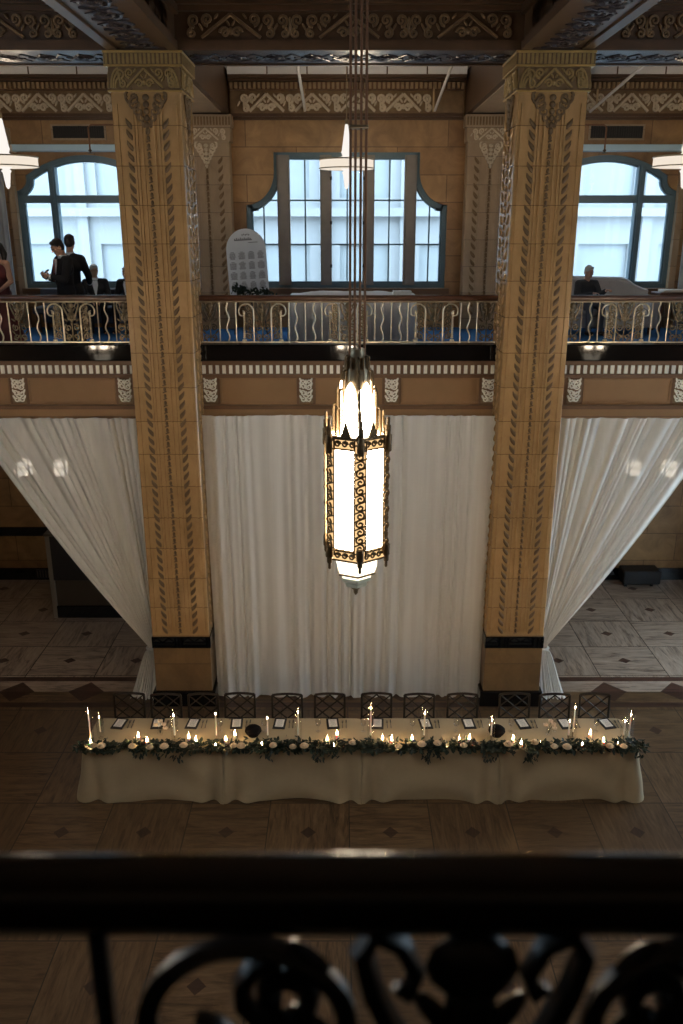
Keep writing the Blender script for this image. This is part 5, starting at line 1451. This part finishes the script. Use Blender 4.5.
Bp = stand(head=(0, -.02, 1.66), neck=(0, 0, 1.50), chest=(0, 0, 1.28), elR=(-.26, -.06, 1.14), wrR=(-.16, -.24, 1.02), hdR=(.5, -.8, 0))
figure('person in a black suit standing with back turned beside the one with the phone', (-4.46, 14.35, ZG), radians(165), Bp, top='suit', bottom='suit', hairmat='hair', headF=rotF(10, 8))
figure('seated person in a dark suit on the bench, beside the standing pair', (-4.72, 16.58, ZG), radians(14), sit(), .94, top='suit', bottom='suit', hairmat='hair_grey', headF=rotF(20, 8))
figure('seated person in a dark suit on the bench, half hidden by the column', (-4.10, 16.58, ZG), radians(-12), sit(head=(0, -.05, 1.17)), .93, top='suit', bottom='suit', hairmat='hair_grey', headF=rotF(-20, 10))
Wm = stand(head=(0, -.03, 1.585), neck=(0, 0, 1.43), chest=(0, 0, 1.22), elL=(.22, .0, 1.10), wrL=(.17, -.20, .98), shL=(.165, 0, 1.36), shR=(-.165, 0, 1.36), hdL=(-.2, -.8, -.4))
figure('person in a wine-red strapless gown with dark tied-back hair at the railing', (-5.37, 13.62, ZG), radians(-20), Wm, top='red', bottom='red', hairmat='hair', hair='tail', longskirt=True, bare=True, headF=rotF(-25, 6))
Ep = sit(elL=(.25, -.10, .76), wrL=(.22, -.34, .86), elR=(-.25, -.06, .74), wrR=(-.02, -.24, .80), hdR=(.9, -.4, .1), hdL=(.1, -.9, .2))
figure('grey-haired person in a charcoal jumper seated on the grey sofa', (4.44, 16.33, ZG), radians(16), Ep, .93, top='greyshirt', bottom='bench', hairmat='hair_grey', headF=rotF(12, 14))

# ------------------------------------------------------------------ camera, world, lights
cd = bpy.data.cameras.new('camera'); cam = bpy.data.objects.new('camera', cd); COL.objects.link(cam)
cam.location = (-.1, 0, 7.3); cam.rotation_euler = (radians(90 - 18.26), 0, 0)
cd.sensor_fit = 'VERTICAL'; cd.sensor_height = 36; cd.lens = 855 / 1024 * 36
cd.dof.use_dof = True; cd.dof.focus_distance = 9.5; cd.dof.aperture_fstop = 2.8
cd.clip_start = .05; cd.clip_end = 200
SC.camera = cam
w = bpy.data.worlds.new('sky'); SC.world = w; w.use_nodes = True
bg = w.node_tree.nodes['Background']
bg.inputs[0].default_value = (.66, .84, 1.0, 1); bg.inputs[1].default_value = SKY
def portal(name, loc, rot, sx, sy):
    d = bpy.data.lights.new(name, 'AREA'); d.shape = 'RECTANGLE'; d.size = sx; d.size_y = sy; d.cycles.is_portal = True
    o = bpy.data.objects.new(name, d); COL.objects.link(o); o.location = loc; o.rotation_euler = rot
for x, wd in ((0, 3.8), (-4.82, 2.7), (4.82, 2.7)): portal('window_portal', (x, YB + .3, 7.45), (radians(-90), 0, 0), wd, 2.6)
for sg, hs in ((-1, SIDE_L), (1, SIDE_R)):
    for a, b, c, d in hs: portal('window_portal', (sg * (XW + .27), (a + b) / 2, (c + d) / 2), (0, radians(90 * sg), 0), d - c, b - a)
SC.view_settings.view_transform = 'Standard'; SC.view_settings.look = 'None'; SC.view_settings.gamma = 1; SC.view_settings.use_curve_mapping = False
SC.view_settings.exposure = EXPO
SC.cycles.max_bounces = 8; SC.cycles.transparent_max_bounces = 24; SC.cycles.sample_clamp_indirect = 4; SC.cycles.use_denoising = True
SC.cycles.caustics_reflective = False; SC.cycles.caustics_refractive = False
